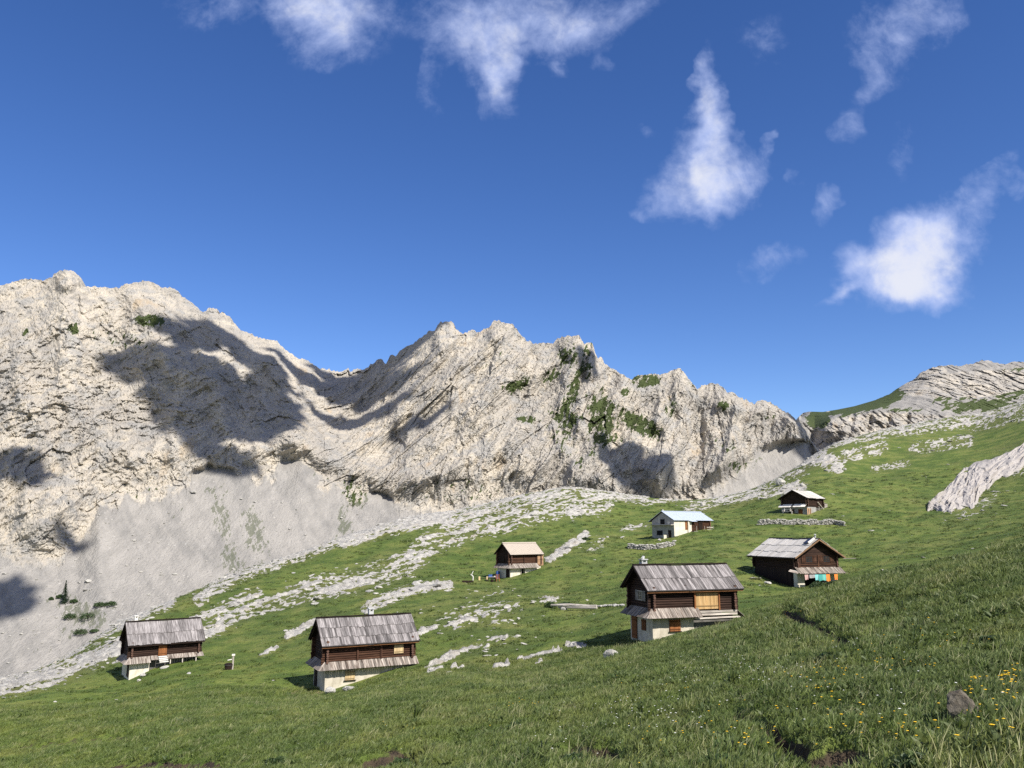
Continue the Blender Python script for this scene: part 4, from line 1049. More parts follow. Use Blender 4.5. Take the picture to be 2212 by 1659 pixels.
mb = MB(); mb.bar((2.3, -.06, .6), (2.3, -.06, 1.95), .1, .1, up=(0, 1, 0), tint=1.2); mb.bar((3.25, -.06, .6), (3.25, -.06, 1.95), .1, .1, up=(0, 1, 0), tint=1.2); mb.build_each('door_post', M_BEAM, h.root)
panel(h.root, 'door', h.Lf, 2.5, .02, .9, 1.75, M_DARK, 5, .03); panel(h.root, 'shutter', h.Lf, 1.2, 2.9, .8, .9, M_DARK, 4, .06)

# ---- chalet with the laundry: gable to the sun
h = Hut('wooden_chalet', 'dark wooden chalet with latticed windows and washing hung under its gable awning', (1723, 1265.5, 104), (9.6, 0), -74, 9.6, 6.1, 'chalet', group=HG, sz=0.95)
h5 = h
h.set_roof(3.7, 6.1, .7, .7, .5, .85)
h.masonry(.1, h.L - .85, .08, 1.1, 2.05, bpy.data.materials['dark_rubble_masonry'], zlow=-2)  # shade of the long side put into this dark masonry colour
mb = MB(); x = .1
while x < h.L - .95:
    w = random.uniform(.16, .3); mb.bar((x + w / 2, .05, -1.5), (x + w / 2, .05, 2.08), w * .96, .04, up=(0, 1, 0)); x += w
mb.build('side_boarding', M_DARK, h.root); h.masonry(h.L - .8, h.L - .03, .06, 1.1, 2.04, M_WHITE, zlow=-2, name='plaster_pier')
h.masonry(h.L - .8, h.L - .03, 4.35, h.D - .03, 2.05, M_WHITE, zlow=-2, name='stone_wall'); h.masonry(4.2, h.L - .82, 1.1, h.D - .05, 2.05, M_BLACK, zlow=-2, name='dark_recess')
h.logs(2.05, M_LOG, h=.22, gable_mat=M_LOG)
# boarded gable front
mb = MB(); z = 2.3
while z < 5.9:
    hw = min(h.D / 2 + .12, (h.zr - .2 - z) / h.slope)
    if hw > .12: mb.bar((h.L + .08, h.yr - hw, z), (h.L + .08, h.yr + hw, z), .06, .185, tint=random.uniform(.8, 1.3))
    z += .19
mb.build('gable_boarding', M_LOG, h.root)
h.plank_roof(3, M_ROOFPALE, .5, .95, ridge=True); h.barge(M_LOGPALE, left=False, tint=.62); h.fascia(M_DARK, True)
GP = (np.array((h.L + .11, 0., 0)), np.array((0., 1, 0)), np.array((1., 0, 0)))
for s_ in (1.35, 3.95):
    window(h.root, GP, s_, 3.02, 1.0, .86, M_LOGRED, (3, 2), out=.01)
    panel(h.root, 'shutter', GP, s_ - .62, 2.96, .54, .98, M_LOGRED, 3, .05, tints=(.9, 1.3)); panel(h.root, 'shutter', GP, s_ + 1.08, 2.96, .54, .98, M_LOGRED, 3, .05, tints=(.9, 1.3))
mb = MB()
for y in (.4, 3.2, 6.05): mb.bar((h.L + .16, y, 2.3), (h.L + .16, y, 4.0), .14, .06, up=(1, 0, 0), tint=1.2)
for z in (2.5, 2.78): mb.bar((h.L + .15, .2, z), (h.L + .15, h.D - .2, z), .05, .12, tint=1.1)
mb.build_each('gable_rail', M_LOGRED, h.root)
mb = MB(); y = -.35
while y < h.D + .15:
    w = random.uniform(.14, .24); mb.bar((h.L + .1, y + w / 2, 2.42), (h.L + 1.15, y + w / 2 + .06, 1.62), w * .96, .03, up=(.8, 0, 1.05), tint=random.uniform(.6, 1.3)); y += w
aw = mb.build('awning', M_AWNING, h.root)
mb = MB()
for y in (.0, 2.1, 4.2, 6.3): mb.bar((h.L, y, 2.28), (h.L + 1.1, y, 1.53), .08, .08, tint=1)
mb.build_each('bracket', M_DARK, aw)
mb = MB(); mb.bar((h.L - .2, -.95, 2.0), (h.L + .9, -.35, 1.75), .5, .03, up=(.3, -.5, 1), tint=1.7); mb.bar((h.L + .2, h.D + .2, 2.0), (h.L + 1.2, h.D + .85, 1.5), .4, .03, up=(.4, .5, 1), tint=1.6); mb.build_each('side_board', M_AWNING, h.root)
mb = MB(); mb.bar((h.L + .9, h.D + .3, 3.55), (h.L + .7, h.D + 2.4, 3.55), .09, .09, tint=.6); mb.build('gutter_pole', M_BEAM, h.root)
# skylight and stove pipe
n_ = np.array((0, -h.slope, 1.0)); n_ /= np.linalg.norm(n_)
sk = lambda x, f: np.array((x, h.yr - (h.yr + h.ovf) * f, h.zr - h.slope * (h.yr + h.ovf) * f)) + n_ * .24
mb = MB(); mb.bar(sk(h.L - .35, .06), sk(h.L - .35, .3), .85, .10, up=n_, tint=1); sl_ = mb.build('solar_panel', plain('panel_glass', (.015, .018, .035), .2, .5), h.roof)
mb = MB(); mb.bar(sk(h.L + .2, .03), sk(h.L + .2, .28), .12, .3, up=n_, tint=1.2); mb.build('panel_frame', M_WHITEP, sl_)
mb = MB(); mb.log((h.L - .3, h.yr + .25, h.zr - .2), (h.L - .3, h.yr + .25, h.zr + .55), .10, tint=1); mb.log((h.L - .3, h.yr + .25, h.zr + .6), (h.L - .3, h.yr + .25, h.zr + .72), .2, tint=.8, r2=.03); mb.build('stove_pipe', M_CONC, h.roof)

# ---- the white house with the pale blue roof
h = Hut('plastered_house', 'white plastered house with a shiny pale blue metal roof', (1457.4, 1166.5, 160), (0, 0), 34, 10.3, 6.2, 'house', group=HG, sz=0.95)
h6 = h
h.set_roof(4.02, 5.95, .35, .75, .35, .75)
h.masonry(0, 4.9, .0, h.D, 4.0, M_WHITE)
mb = MB(); mb.poly([(0.01, 0.02, 4.0), (0.01, h.D - .02, 4.0), (0.01, h.yr, h.zr - .12)], (4.85, 0, 0)); mb.build('gable_wall', M_GREYPL, h.root)
mb = MB(); mb.box((-.04, .002, -2.5), (-.003, h.D - .01, 4.02)); mb.poly([(-.04, .02, 4.02), (-.04, h.D - .02, 4.02), (-.04, h.yr, h.zr - .14)], (.036, 0, 0)); mb.build('grey_render', M_GREYPL, h.root)
mb = MB()
z = 1.55
while z < 4.0:
    for y in (.12, h.D - .12): mb.log((4.9, y, z), (h.L + .2, y, z), .125, end=2.5)
    mb.log((h.L - .12, -.2, z + .11), (h.L - .12, h.D + .2, z + .11), .125, end=2.5); z += .22
mb.box((4.95, .2, 1.4), (h.L - .2, h.D - .2, 4.0), .4); mb.poly([(h.L - .2, .1, 4.0), (h.L - .2, h.D - .1, 4.0), (h.L - .2, h.yr, h.zr - .2)], (.1, 0, 0)); mb.build('log_wall', M_LOGRED, h.root)
h.masonry(4.95, h.L - .3, .5, h.D - .2, 1.5, bpy.data.materials['dark_rubble_masonry'], name='rubble_footing')
h.metal_roof(M_BLUE, .45)
mb = MB(); sl0 = np.array((0, -1, -h.slope)); nn = np.array((0, -h.slope, 1.0)); p0 = np.array((4.2, -h.ovf, h.ze)); mb.bar(p0 + (0, .04, 0), p0 + sl0 * .28, .1, .02, up=nn); 
mb.hexa([(3.6, -.3, h.ze), (5.6, -.3, h.ze), (5.9, -.68, h.ze - .22), (4.5, -.68, h.ze - .22), (3.6, -.3, h.ze + .03), (5.6, -.3, h.ze + .03), (5.9, -.68, h.ze - .19), (4.5, -.68, h.ze - .19)], [(0, 0, 0)] * 8); mb.build('eave_flap', M_BLUE, h.roof)
panel(h.root, 'door', h.F, 3.05, 2.1, .62, 1.8, M_REDWOOD, 4, .03)
h.masonry(3.72, 4.1, -.22, .0, 3.9, M_WHITE, name='buttress')
mb = MB(); mb.bar((4.6, -.45, 1.75), (h.L + .15, -.45, 1.7), .9, .08, tint=.8)
for x in (5.4, 7.7, 9.2, 10.2): mb.bar((x, -.85, 1.75), (x, -.85, 2.9), .08, .08, up=(0, 1, 0), tint=.9)
mb.bar((8.3, -.88, 2.6), (10.2, -.88, 2.6), .05, .2, tint=1.1); mb.bar((8.3, -.88, 2.15), (10.2, -.88, 2.15), .05, .12, tint=.9); mb.build('balcony', M_BEAM, h.root)
panel(h.root, 'boarded_wall', h.F, 6.9, 1.8, 1.1, 1.9, M_DARK, 5, .10)
LP = (np.array((-.04, h.D, 0.)), np.array((0., -1, 0)), np.array((-1., 0, 0)))
window(h.root, LP, 2.5, 3.3, 1.1, .95, M_DARK, (0, 0), M_BLACK); window(h.root, LP, 1.45, 1.02, 1.5, .9, M_DARK, (0, 0), M_BLACK)
panel(h.root, 'door', LP, 4.55, .02, .85, 1.98, M_DARK, 4, .012, battens=False)
mb = MB(); mb.bar((-.45, -.05, 3.12), (-.45, h.D + .55, 3.12), .95, .10, tint=1.6); mb.build('ledge', M_BEAM, h.root)
h.masonry(-.95, -.05, 1.95, 2.2, 1.15, M_WHITE, zlow=-1, name='stub_wall')
# little satellite dish by the corner
mb = MB(); 
for k in range(10):
    a0, a1 = 2 * math.pi * k / 10, 2 * math.pi * (k + 1) / 10; c0 = np.array((-.42, 1.0, 3.55))
    mb.poly([c0 + (-.0, 0, 0), c0 + (-.10, .28 * math.cos(a0), .28 * math.sin(a0)), c0 + (-.10, .28 * math.cos(a1), .28 * math.sin(a1))], (-.015, 0, 0))
mb.bar((-.4, 1.0, 3.17), (-.4, 1.0, 3.55), .04, .04, up=(0, 1, 0)); mb.build('dish', M_CONC, h.root)
mb = MB(); mb.log((.3, h.yr + .2, h.zr - .2), (.3, h.yr + .2, h.zr + .4), .12, tint=1.4); mb.build('stove_pipe', M_WHITEP, h.roof)

# ---- the topmost hut with its lean-to shed
h = Hut('log_hut', 'dark hut with a board lean-to shed standing above a long dry stone wall', (1744.8, 1117, 175), (0, 0), 41, 7.0, 6.0, group=HG)
h7 = h
h.set_roof(4.15, 5.95, .45, .7, .55, .5)
h.masonry(.03, h.L * .55, .03, h.D - .03, 2.2, M_GREYPL); h.masonry(h.L * .55, h.L - .1, .2, h.D - .2, 2.2, bpy.data.materials['dark_rubble_masonry'], name='rubble_footing')
h.logs(2.2, M_LOG, h=.23)
h.plank_roof(1, M_ROOFPALE, .5, .9, ridge=False); h.barge(M_DARK)
mb = MB(); y = .0
while y < h.D + .1:
    w = random.uniform(.35, .6); tt = .25 if 2.6 < y < 3.1 else random.uniform(1.15, 1.5)
    mb.bar((0, y + w / 2, 2.85), (-.85, y + w / 2 + .05, 2.2), w * .97, .03, up=(-.65, 0, .85), tint=tt); y += w
mb.build('awning', M_ROOFPALE, h.root)
wb = (np.array((-.01, h.D, 0.)), np.array((0., -1, 0)), np.array((-1., 0, 0)))
window(h.root, wb, 1.5, .75, 1.5, 1.05, M_BEAM, (1, 0), M_BLACK)
dr = panel(h.root, 'door', wb, 3.9, .02, 1.0, 1.7, M_REDWOOD, 5, .03, tints=(.5, .8))
mb = MB(); mb.bar((.05, -.05, -.3), (.05, -.05, 2.0), .3, .06, up=(0, 1, 0), tint=1.5); mb.bar((.75, -.1, -.1), (.6, -.1, 1.95), .34, .05, up=(0, 1, 0), tint=1.4); mb.bar((1.2, -.1, .1), (1.3, -.1, 1.95), .3, .05, up=(0, 1, 0), tint=.9); mb.build_each('board_cladding', M_LOGPALE, h.root)
h.chimney(1.2, h.D + .1, .95, 4.9, M_WHITE, zlow=1.0)
# the lean-to
mb = MB()
for k in range(14): mb.bar((h.L - .3, .3 + k * .25, 3.5), (h.L + 2.6, .3 + k * .25, 3.0), .24, .03, up=(.15, 0, 1), tint=random.uniform(.8, 1.2))
ln = mb.build('lean_to_roof', M_ROOFPALE, h.root)
panel(h.root, 'lean_to_wall', (np.array((h.L + 1.3, .3, 0.)), np.array((1., 0, 0)), np.array((0., -1, 0))), 0, .9, 1.2, 2.1, M_BEAM, 7, .02)
mb = MB()
for (a, b) in (((h.L - .1, .25, 1.0), (h.L - .1, .25, 3.4)), ((h.L + .6, .28, .9), (h.L + 1.0, .28, 3.2)), ((h.L + 1.25, .3, .9), (h.L + 1.25, .3, 3.2))): mb.bar(a, b, .12, .12, up=(0, 1, 0), tint=1)
mb.bar((4.2, -.3, 3.3), (6.8, -.2, 1.7), .16, .10, tint=1.6); mb.bar((5.0, -.3, .9), (4.6, -.25, 2.4), .12, .1, up=(0, 1, 0), tint=1.2); mb.build_each('prop', M_BEAM, h.root)
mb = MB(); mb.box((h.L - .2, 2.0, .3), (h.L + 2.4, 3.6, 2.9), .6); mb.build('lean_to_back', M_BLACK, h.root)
# ------------------------------------------------------------------ rocks
def rock_mesh(name, seed, sub=2, flat=.7, rough=.35):
    bm = bmesh.new(); bmesh.ops.create_icosphere(bm, subdivisions=sub, radius=1)
    co = np.array([v.co[:] for v in bm.verts]); r = np.random.default_rng(seed)
    d = np.ones(len(co))
    for _ in range(7):                                     # break flat faces off the lump
        n = r.normal(size=3); n /= np.linalg.norm(n); c = r.uniform(.55, .9); k = co @ n
        d = np.where(k > c, np.minimum(d, c / np.maximum(k, .01)), d)
    d *= 1 + rough * .35 * fbm2(co[:, 0] * 1.7 + seed, co[:, 1] * 1.7 + co[:, 2] * 2.1, 3, seed % 50)
    co *= d[:, None]; co[:, 2] *= flat; co[:, 0] *= r.uniform(.9, 1.3)
    for v, c in zip(bm.verts, co): v.co = c
    me = bpy.data.meshes.new(name); bm.to_mesh(me); bm.free(); return me

def mat_stone(name, a, b_, dark, lich=None):
    m, n, b = material(name); p = n.pos()
    c = n.mix(n.ramp(n.noise(p, 2.2, 5, .6), .35, .65), a, b_)
    c = n.mix(n.ramp(n.noise(p, 9, 5, .65), .55, .72, 0, .7), c, dark)
    if lich: c = n.mix(n.ramp(n.noise(p, 3.5, 4, .6), .52, .66), c, lich)
    n.put(b.inputs['Base Color'], c); n.put(b.inputs['Normal'], n.bump(n.noise(p, 8, 6, .7), .7, .08)); return m
M_STONE = mat_stone('pale_limestone', (.29, .278, .252), (.46, .44, .395), (.17, .162, .148))
M_STONEDK = mat_stone('lichened_stone', (.085, .072, .055), (.17, .15, .12), (.035, .028, .02), (.06, .042, .024))
ROCKS = [rock_mesh('limestone_rock', 200 + i, 2, random.uniform(.5, .8)) for i in range(8)]
for me in ROCKS: me.materials.append(M_STONE)
BIG = [rock_mesh('boulder', 300 + i, 3, random.uniform(.6, .85), .6) for i in range(6)]

def boulder(U, V, wpx, label, i=0, mat=None, sink=.25, hz=1.0, name='boulder', cat='boulder', group=None):
    p = hit(U, V)
    if p is None: return None
    w = wpx * p[1] / FPX / 2
    me = BIG[i % 6]
    if not me.materials: me.materials.append(M_STONE)
    if mat is not None: me = me.copy(); me.materials.clear(); me.materials.append(mat)
    o = bpy.data.objects.new(name, me); o.location = (p[0], p[1] + w * .5, float(ground(p[0], p[1] + w * .5)) + w * .6 * hz * (.75 - sink)); o.scale = (w, w * .9, w * hz)
    o.rotation_euler = (random.uniform(-.2, .2), random.uniform(-.2, .2), random.uniform(0, 6.3)); link(o)
    return tag(o, label, cat, group)
boulder(1323, 1424, 33, 'smooth white boulder lying alone in the grass by the big dark hut', 0, hz=.9, sink=-.1)
boulder(2090, 1552, 66, 'dark mossy boulder half sunk in the grass beside yellow flowers', 1, M_STONEDK, hz=1.35, sink=.0)
boulder(712, 1500, 24, 'white stones at the corner of the cream plaster hut', 2, sink=.1)
boulder(752, 1492, 30, 'broken white rock under the pale yellow shutter', 3, hz=.6)
boulder(1515, 1352, 30, 'heap of grey rubble under the barn door sill', 4, mat_stone('grey_rubble', (.22, .21, .2), (.5, .48, .45), (.06, .055, .05)), hz=.7)
boulder(1382, 1364, 12, 'small white rock in the shade behind the big dark hut', 5)
boulder(318, 1437, 22, 'white rock beneath the stone steps', 1, hz=.6); boulder(354, 1444, 18, 'flat white stone below the red-brown door', 2, hz=.4)
boulder(308, 1462, 14, 'small white stone in the grass bank by the whitewashed base', 3); boulder(299, 1472, 9, 'pebble-sized white stone at the foot of the grass bank', 4)
boulder(1425, 1168, 8, 'round white stone by the grey render wall', 0)
boulder(1690, 1046, 22, 'big white rock standing behind the topmost hut', 2, hz=1.2); boulder(1734, 1051, 13, 'white rock beyond the topmost roof', 5)
boulder(1669, 1011, 12, 'lone pale boulder on the ridge left of the topmost hut', 3); boulder(1736, 1005, 12, 'rounded white boulder on the ridge above the topmost hut', 4)
boulder(1520, 1094, 13, 'tall white rock above the pale blue roof', 5, hz=1.5); boulder(1826, 1016, 9, 'white boulder lying on the open turf up the slope', 1)
boulder(1633, 1253, 26, 'flat pale rock in the turf in front of the laundry chalet', 2, hz=.35); boulder(1660, 1262, 20, 'white rock by the laundry chalet footing', 3, hz=.5)
boulder(1218, 1318, 12, 'white stone propping the long log', 0); boulder(1120, 1338, 8, 'lone small white stone on the stony mound', 4)

# ---- individual rocks strewn on the slope
ZONES = [  # (U0, U1, V0, V1) -> where they lie
 (-200, 430, 0, 1659, 'by the small hut at the edge of the scree'), (430, 700, 0, 1350, 'on the crest above the meadow with the post'), (430, 820, 1350, 1659, 'in the turf round the cream plaster hut'),
 (700, 1010, 0, 1350, 'on the stony band below the central peak'), (1010, 1420, 0, 1130, 'on the long pale crest'), (820, 1420, 1350, 1659, 'below the stony mound'), (1010, 1340, 1240, 1350, 'on the stony mound by the long log'),
 (1010, 1420, 1130, 1240, 'in the turf above the beige roofed hut'), (1340, 1640, 0, 1200, 'above the pale blue roofed house'), (1640, 1850, 0, 1200, 'on the ridge behind the topmost hut'), (1850, 2500, 0, 1659, 'on the upper slope by the great rock slab')]
rr = np.random.default_rng(55); nC = 60000
cy_ = np.exp(rr.uniform(math.log(62), math.log(345), nC)); ca_ = rr.uniform(-.68, .68, nC); cx_ = ca_ * cy_
rp_ = field(RP, cx_, cy_); clump = fbm2(cx_ / 6, cy_ / 6, 3, 47)
keep = rr.uniform(0, 1, nC) < np.clip(rp_ * 1.2 + .02 + clump * .5 * (rp_ > .1), .004, 1) * .15 * (cy_ / 150) ** .6
cx_, cy_ = cx_[keep], cy_[keep]; cz_ = ground(cx_, cy_)
sz_ = .17 * np.exp(rr.normal(0, .55, len(cx_))) * (.6 + cy_ / 210)
hd = np.zeros(len(cx_), bool)
for p_ in HUT_AT: hd |= (cx_ - p_[0]) ** 2 + (cy_ - p_[1]) ** 2 < 36
cx_, cy_, cz_, sz_ = cx_[~hd], cy_[~hd], cz_[~hd], np.minimum(sz_[~hd], 1.25)
uu_, vv_ = to_uv(cx_, cy_, cz_)
order = np.argsort(-sz_ / cy_); chosen = []
for k in order:
    if len(chosen) >= 230: break
    if not (8 < uu_[k] < 2204): continue
    ph = hit(uu_[k], vv_[k] - 1.2 * sz_[k] * FPX / cy_[k])
    if ph is not None and ph[1] > cy_[k] * .985: chosen.append(k)
cset = set(chosen)
for k in chosen:
    wh = next((z[4] for z in ZONES if z[0] <= uu_[k] < z[1] and z[2] <= vv_[k] < z[3]), 'in the turf between the upper huts')
    o = bpy.data.objects.new('limestone_rock', ROCKS[k % 8]); o.location = (cx_[k], cy_[k], cz_[k] + .10 * sz_[k]); s_ = sz_[k]
    o.scale = (s_ * rr.uniform(.8, 1.4), s_ * rr.uniform(.7, 1.1), s_ * rr.uniform(.32, .7)); o.rotation_euler = (rr.uniform(-.25, .25), rr.uniform(-.25, .25), rr.uniform(0, 6.3)); link(o)
    tag(o, 'white limestone rock strewn ' + wh, 'rock', 'white rocks strewn ' + wh)
# the countless smaller stones
V_, F_ = [], []; base = [(np.array([v.co[:] for v in m_.vertices]), [tuple(p.vertices) for p in m_.polygons]) for m_ in (rock_mesh('r', 400 + i, 1, .65) for i in range(6))]
nv = 0
for k in range(len(cx_)):
    if k in cset: continue
    c, f = base[k % 6]; an = rr.uniform(0, 6.3); s_ = sz_[k]; q_ = c * np.array((s_ * rr.uniform(.8, 1.5), s_ * rr.uniform(.7, 1.1), s_ * rr.uniform(.3, .65)))
    x = q_[:, 0] * math.cos(an) - q_[:, 1] * math.sin(an) + cx_[k]; y = q_[:, 0] * math.sin(an) + q_[:, 1] * math.cos(an) + cy_[k]
    V_.append(np.stack([x, y, q_[:, 2] + cz_[k] + .08 * s_], 1)); F_ += [tuple(i + nv for i in t) for t in f]; nv += len(c)
me = bpy.data.meshes.new('limestone_rubble'); me.from_pydata(np.concatenate(V_).tolist(), [], F_); me.materials.append(M_STONE)
rub = bpy.data.objects.new('limestone_rubble', me); link(rub); tag(rub, 'small white limestone rubble scattered through the turf of the slope', 'rubble', kind='stuff')

# fallen blocks lying on the scree
V_, F_ = [], []; nv = 0
for k in range(420):
    u = rr.uniform(0, 900); v = rr.uniform(1050, 1440); j = int(round((u - mu[0]) / 1.65)); col = MV[:, j]
    if v > bv[j] or v < fv[j]: continue
    i = int(np.argmin(np.abs(col - v)))
    if rockm[i, j] > .4: continue
    p = P1[i, j]; c, f = base[k % 6]; s_ = .75 * math.exp(rr.normal(0, .5)); an = rr.uniform(0, 6.3); q_ = c * np.array((s_ * 1.2, s_, s_ * .8))
    V_.append(np.stack([q_[:, 0] * math.cos(an) - q_[:, 1] * math.sin(an) + p[0], q_[:, 0] * math.sin(an) + q_[:, 1] * math.cos(an) + p[1], q_[:, 2] + p[2] + .2 * s_], 1)); F_ += [tuple(t_ + nv for t_ in t) for t in f]; nv += len(c)
me = bpy.data.meshes.new('scree_blocks'); me.from_pydata(np.concatenate(V_).tolist(), [], F_); me.materials.append(M_STONE)
sb = bpy.data.objects.new('scree_stones', me); link(sb); tag(sb, 'fallen stones scattered over the grey scree', 'stones', kind='stuff')

# ---- dry stone walls
def stone_wall(name, pts, hgt, label, thick=.7):
    V_, F_ = [], []; nv = 0; r = np.random.default_rng(int(hgt * 100))
    P = [hit(u, v) for u, v in pts]
    org = Vector(P[0])
    for (a, b) in zip(P[:-1], P[1:]):
        L = math.hypot(b[0] - a[0], b[1] - a[1]); n = max(int(L / .26), 1)
        for i in range(n):
            for lay in range(max(int(hgt / .22), 1) + 1):
                for side in (-.5, 0, .5):
                    t = (i + r.uniform(0, 1)) / n; x = a[0] + (b[0] - a[0]) * t + r.uniform(-.1, .1); y = a[1] + (b[1] - a[1]) * t + side * thick * (1 - .2 * lay) + r.uniform(-.1, .1)
                    if lay * .22 > hgt * (1 + .25 * math.sin(x * 2.1)): continue
                    c, f = base[int(r.integers(6))]; s_ = r.uniform(.14, .34); an = r.uniform(0, 6.3)
                    q_ = c * np.array((s_ * r.uniform(1, 1.5), s_, s_ * r.uniform(.6, .9)))
                    V_.append(np.stack([q_[:, 0] * math.cos(an) - q_[:, 1] * math.sin(an) + x - org.x, q_[:, 0] * math.sin(an) + q_[:, 1] * math.cos(an) + y - org.y, q_[:, 2] + float(ground(x, y)) + .1 + lay * .22 - org.z], 1))
                    F_ += [tuple(k + nv for k in t_) for t_ in f]; nv += len(c)
    me = bpy.data.meshes.new(name); me.from_pydata(np.concatenate(V_).tolist(), [], F_); me.materials.append(M_STONE)
    o = bpy.data.objects.new(name, me); o.location = org; link(o); return tag(o, label, 'stone wall')
stone_wall('dry_stone_wall', [(1357, 1184), (1395, 1187), (1425, 1184), (1458, 1177)], .8, 'short curved dry stone wall below the pale blue roofed house')
stone_wall('dry_stone_wall', [(1638, 1134), (1690, 1133), (1750, 1133), (1800, 1132), (1824, 1136)], .9, 'long dry stone wall in front of the topmost hut')
stone_wall('dry_stone_wall', [(1292, 1312), (1320, 1310), (1346, 1309)], .15, 'low row of white stones continuing from the long log', .3)

# ---- the great slab on the right
UPE = [(1620,1010),(1640,960),(1750,870),(1830,770),(1900,725),(2080,690),(2212,600),(2350,540)]
LOE = [(1622,1014),(1700,1022),(1800,1024),(1900,1010),(1960,930),(2040,850),(2212,760),(2350,690)]
UPE = np.array([(1426.4 + .3552 * a, 740.6 + .3552 * b) for a, b in UPE]); LOE = np.array([(1426.4 + .3552 * a, 740.6 + .3552 * b) for a, b in LOE])
ns_, nt_ = 120, 56; SP_ = np.zeros((nt_, ns_, 3)); tt = np.linspace(0, 7, ns_)
for i in range(ns_):
    u0, v0 = np.interp(tt[i], range(8), UPE[:, 0]), np.interp(tt[i], range(8), UPE[:, 1]); u1, v1 = np.interp(tt[i], range(8), LOE[:, 0]), np.interp(tt[i], range(8), LOE[:, 1])
    v1 += 9 * perlin2(tt[i] * 2.3, 0., 33) + 5 * perlin2(tt[i] * 7, 0., 35); v0 += 7 * perlin2(tt[i] * 2.9, 3., 34) + 4 * perlin2(tt[i] * 8, 3., 36)
    for j in range(nt_):
        t = j / (nt_ - 1); p = hit(u0 + (u1 - u0) * t, v0 + (v1 - v0) * t)
        SP_[j, i] = p if p is not None else SP_[j, i - 1]
ss = np.linspace(0, 1, ns_)[None, :] * np.ones((nt_, 1)); tv = np.linspace(0, 1, nt_)[:, None] * np.ones((1, ns_))
for _ in range(10):
    q_ = SP_.copy(); q_[1:-1, 1:-1] = (SP_[:-2, 1:-1] + SP_[2:, 1:-1] + SP_[1:-1, :-2] + SP_[1:-1, 2:] + 2 * SP_[1:-1, 1:-1]) / 6; SP_ = q_
dome = np.minimum(1, 5 * np.minimum(tv, 1 - tv)) * np.minimum(1, 14 * ss); dome = np.sqrt(np.clip(dome, 0, 1))
gr = ridge2(tv * 3.2 + ss * 2.0 + .4 * fbm2(ss * 9, tv * 4, 3, 36), ss * 2.5, 2, 35); fa, fb = facets(ss * 9 + tv * 2, tv * 4 - ss * 3, 37, 1.3); fa2, _ = facets(ss * 26 + tv * 5, tv * 11 - ss * 8, 38, 1.5)
lift = dome * (1.0 + .5 * fa + .35 * fa2 - .7 * sstep(.6, .9, gr) + .3 * fbm2(ss * 12, tv * 8, 4, 39)) - .2
SP_[..., 2] += lift; SP_[..., 1] -= .3 * lift
M_SLAB = mat_stone('pinkish_grey_slab_rock', (.29, .265, .245), (.40, .37, .345), (.16, .146, .135))
org = SP_[nt_ // 2, ns_ // 2].copy()
slab = grid_mesh('rock_slab', SP_ - org, M_SLAB, smooth=False); slab.location = org
tag(slab, 'huge smooth pinkish grey rock slab lying up the green slope', 'rock slab')

# ------------------------------------------------------------------ grass
def blades(name, n, rad, h0, h1, w0, lean, seed, bend=.5, tip=.0, drift=(.25, .05)):
    r = np.random.default_rng(seed); V_, F_, H_ = [], [], []
    for i in range(n):
        a, q = r.uniform(0, 6.28), rad * math.sqrt(r.uniform()); x, y = q * math.cos(a), q * math.sin(a)
        h = r.uniform(h0, h1); w = w0 * r.uniform(.7, 1.3); f = r.uniform(0, 6.28); dx, dy = math.cos(f), math.sin(f)
        l = r.uniform(0, lean); la = r.uniform(0, 6.28); lx, ly = l * math.cos(la) + drift[0], l * math.sin(la) + drift[1]
        k = len(V_)
        for t, ww in ((0, 1), (.5, .85), (.8, .5)):
            b = t ** 1.7 * bend + t * (1 - bend)
            for sg in (-1, 1): V_.append((x + lx * h * b + sg * dx * w / 2 * ww, y + ly * h * b + sg * dy * w / 2 * ww, h * t * (1 - .25 * l * t))); H_.append(t)
        V_.append((x + lx * h, y + ly * h, h * (1 - .25 * l))); H_.append(1 + tip)
        F_ += [(k, k + 1, k + 3, k + 2), (k + 2, k + 3, k + 5, k + 4), (k + 4, k + 5, k + 6)]
    me = bpy.data.meshes.new(name); me.from_pydata(V_, [], F_); at_ = me.attributes.new('h', 'FLOAT', 'POINT'); at_.data.foreach_set('value', np.array(H_, np.float32)); return me

def mat_blade(name, gain=1.0, dry=0.0, tipc=(.33, .35, .17)):
    m = bpy.data.materials.new(name); m.use_nodes = True; n = N(m.node_tree); b = m.node_tree.nodes['Principled BSDF']
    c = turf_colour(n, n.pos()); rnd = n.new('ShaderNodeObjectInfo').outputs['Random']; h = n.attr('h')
    c = n.mix(n.ramp(rnd, 0, 1, 0, .5, False), c, (.16, .185, .06)); c = n.mix(n.ramp(rnd, .75, 1, 0, .6, False), c, (.05, .10, .03))
    c = n.mix(n.ramp(h, .55, 1.0, 0, .5), c, tipc)
    if dry: c = n.mix(dry, c, (.33, .30, .17))
    g = n.new('ShaderNodeMix', data_type='RGBA', blend_type='MULTIPLY'); n.put(g.inputs[0], 1.0); n.put(g.inputs[6], c); g.inputs[7].default_value = (gain, gain, gain, 1); c = g.outputs[2]
    n.put(b.inputs['Base Color'], c); b.inputs['Roughness'].default_value = .55; b.inputs['Specular IOR Level'].default_value = .35
    tr = n.new('ShaderNodeBsdfTranslucent'); n.put(tr.inputs[0], c); mx = n.new('ShaderNodeMixShader'); mx.inputs[0].default_value = .35
    m.node_tree.links.new(b.outputs[0], mx.inputs[1]); m.node_tree.links.new(tr.outputs[0], mx.inputs[2]); m.node_tree.links.new(mx.outputs[0], m.node_tree.nodes['Material Output'].inputs[0]); return m
M_BL = mat_blade('grass_blade', 1.25); M_BLD = mat_blade('dry_grass_blade', 1.2, .5); M_LEAF = mat_blade('dark_meadow_leaf', .8, 0, (.12, .18, .06))
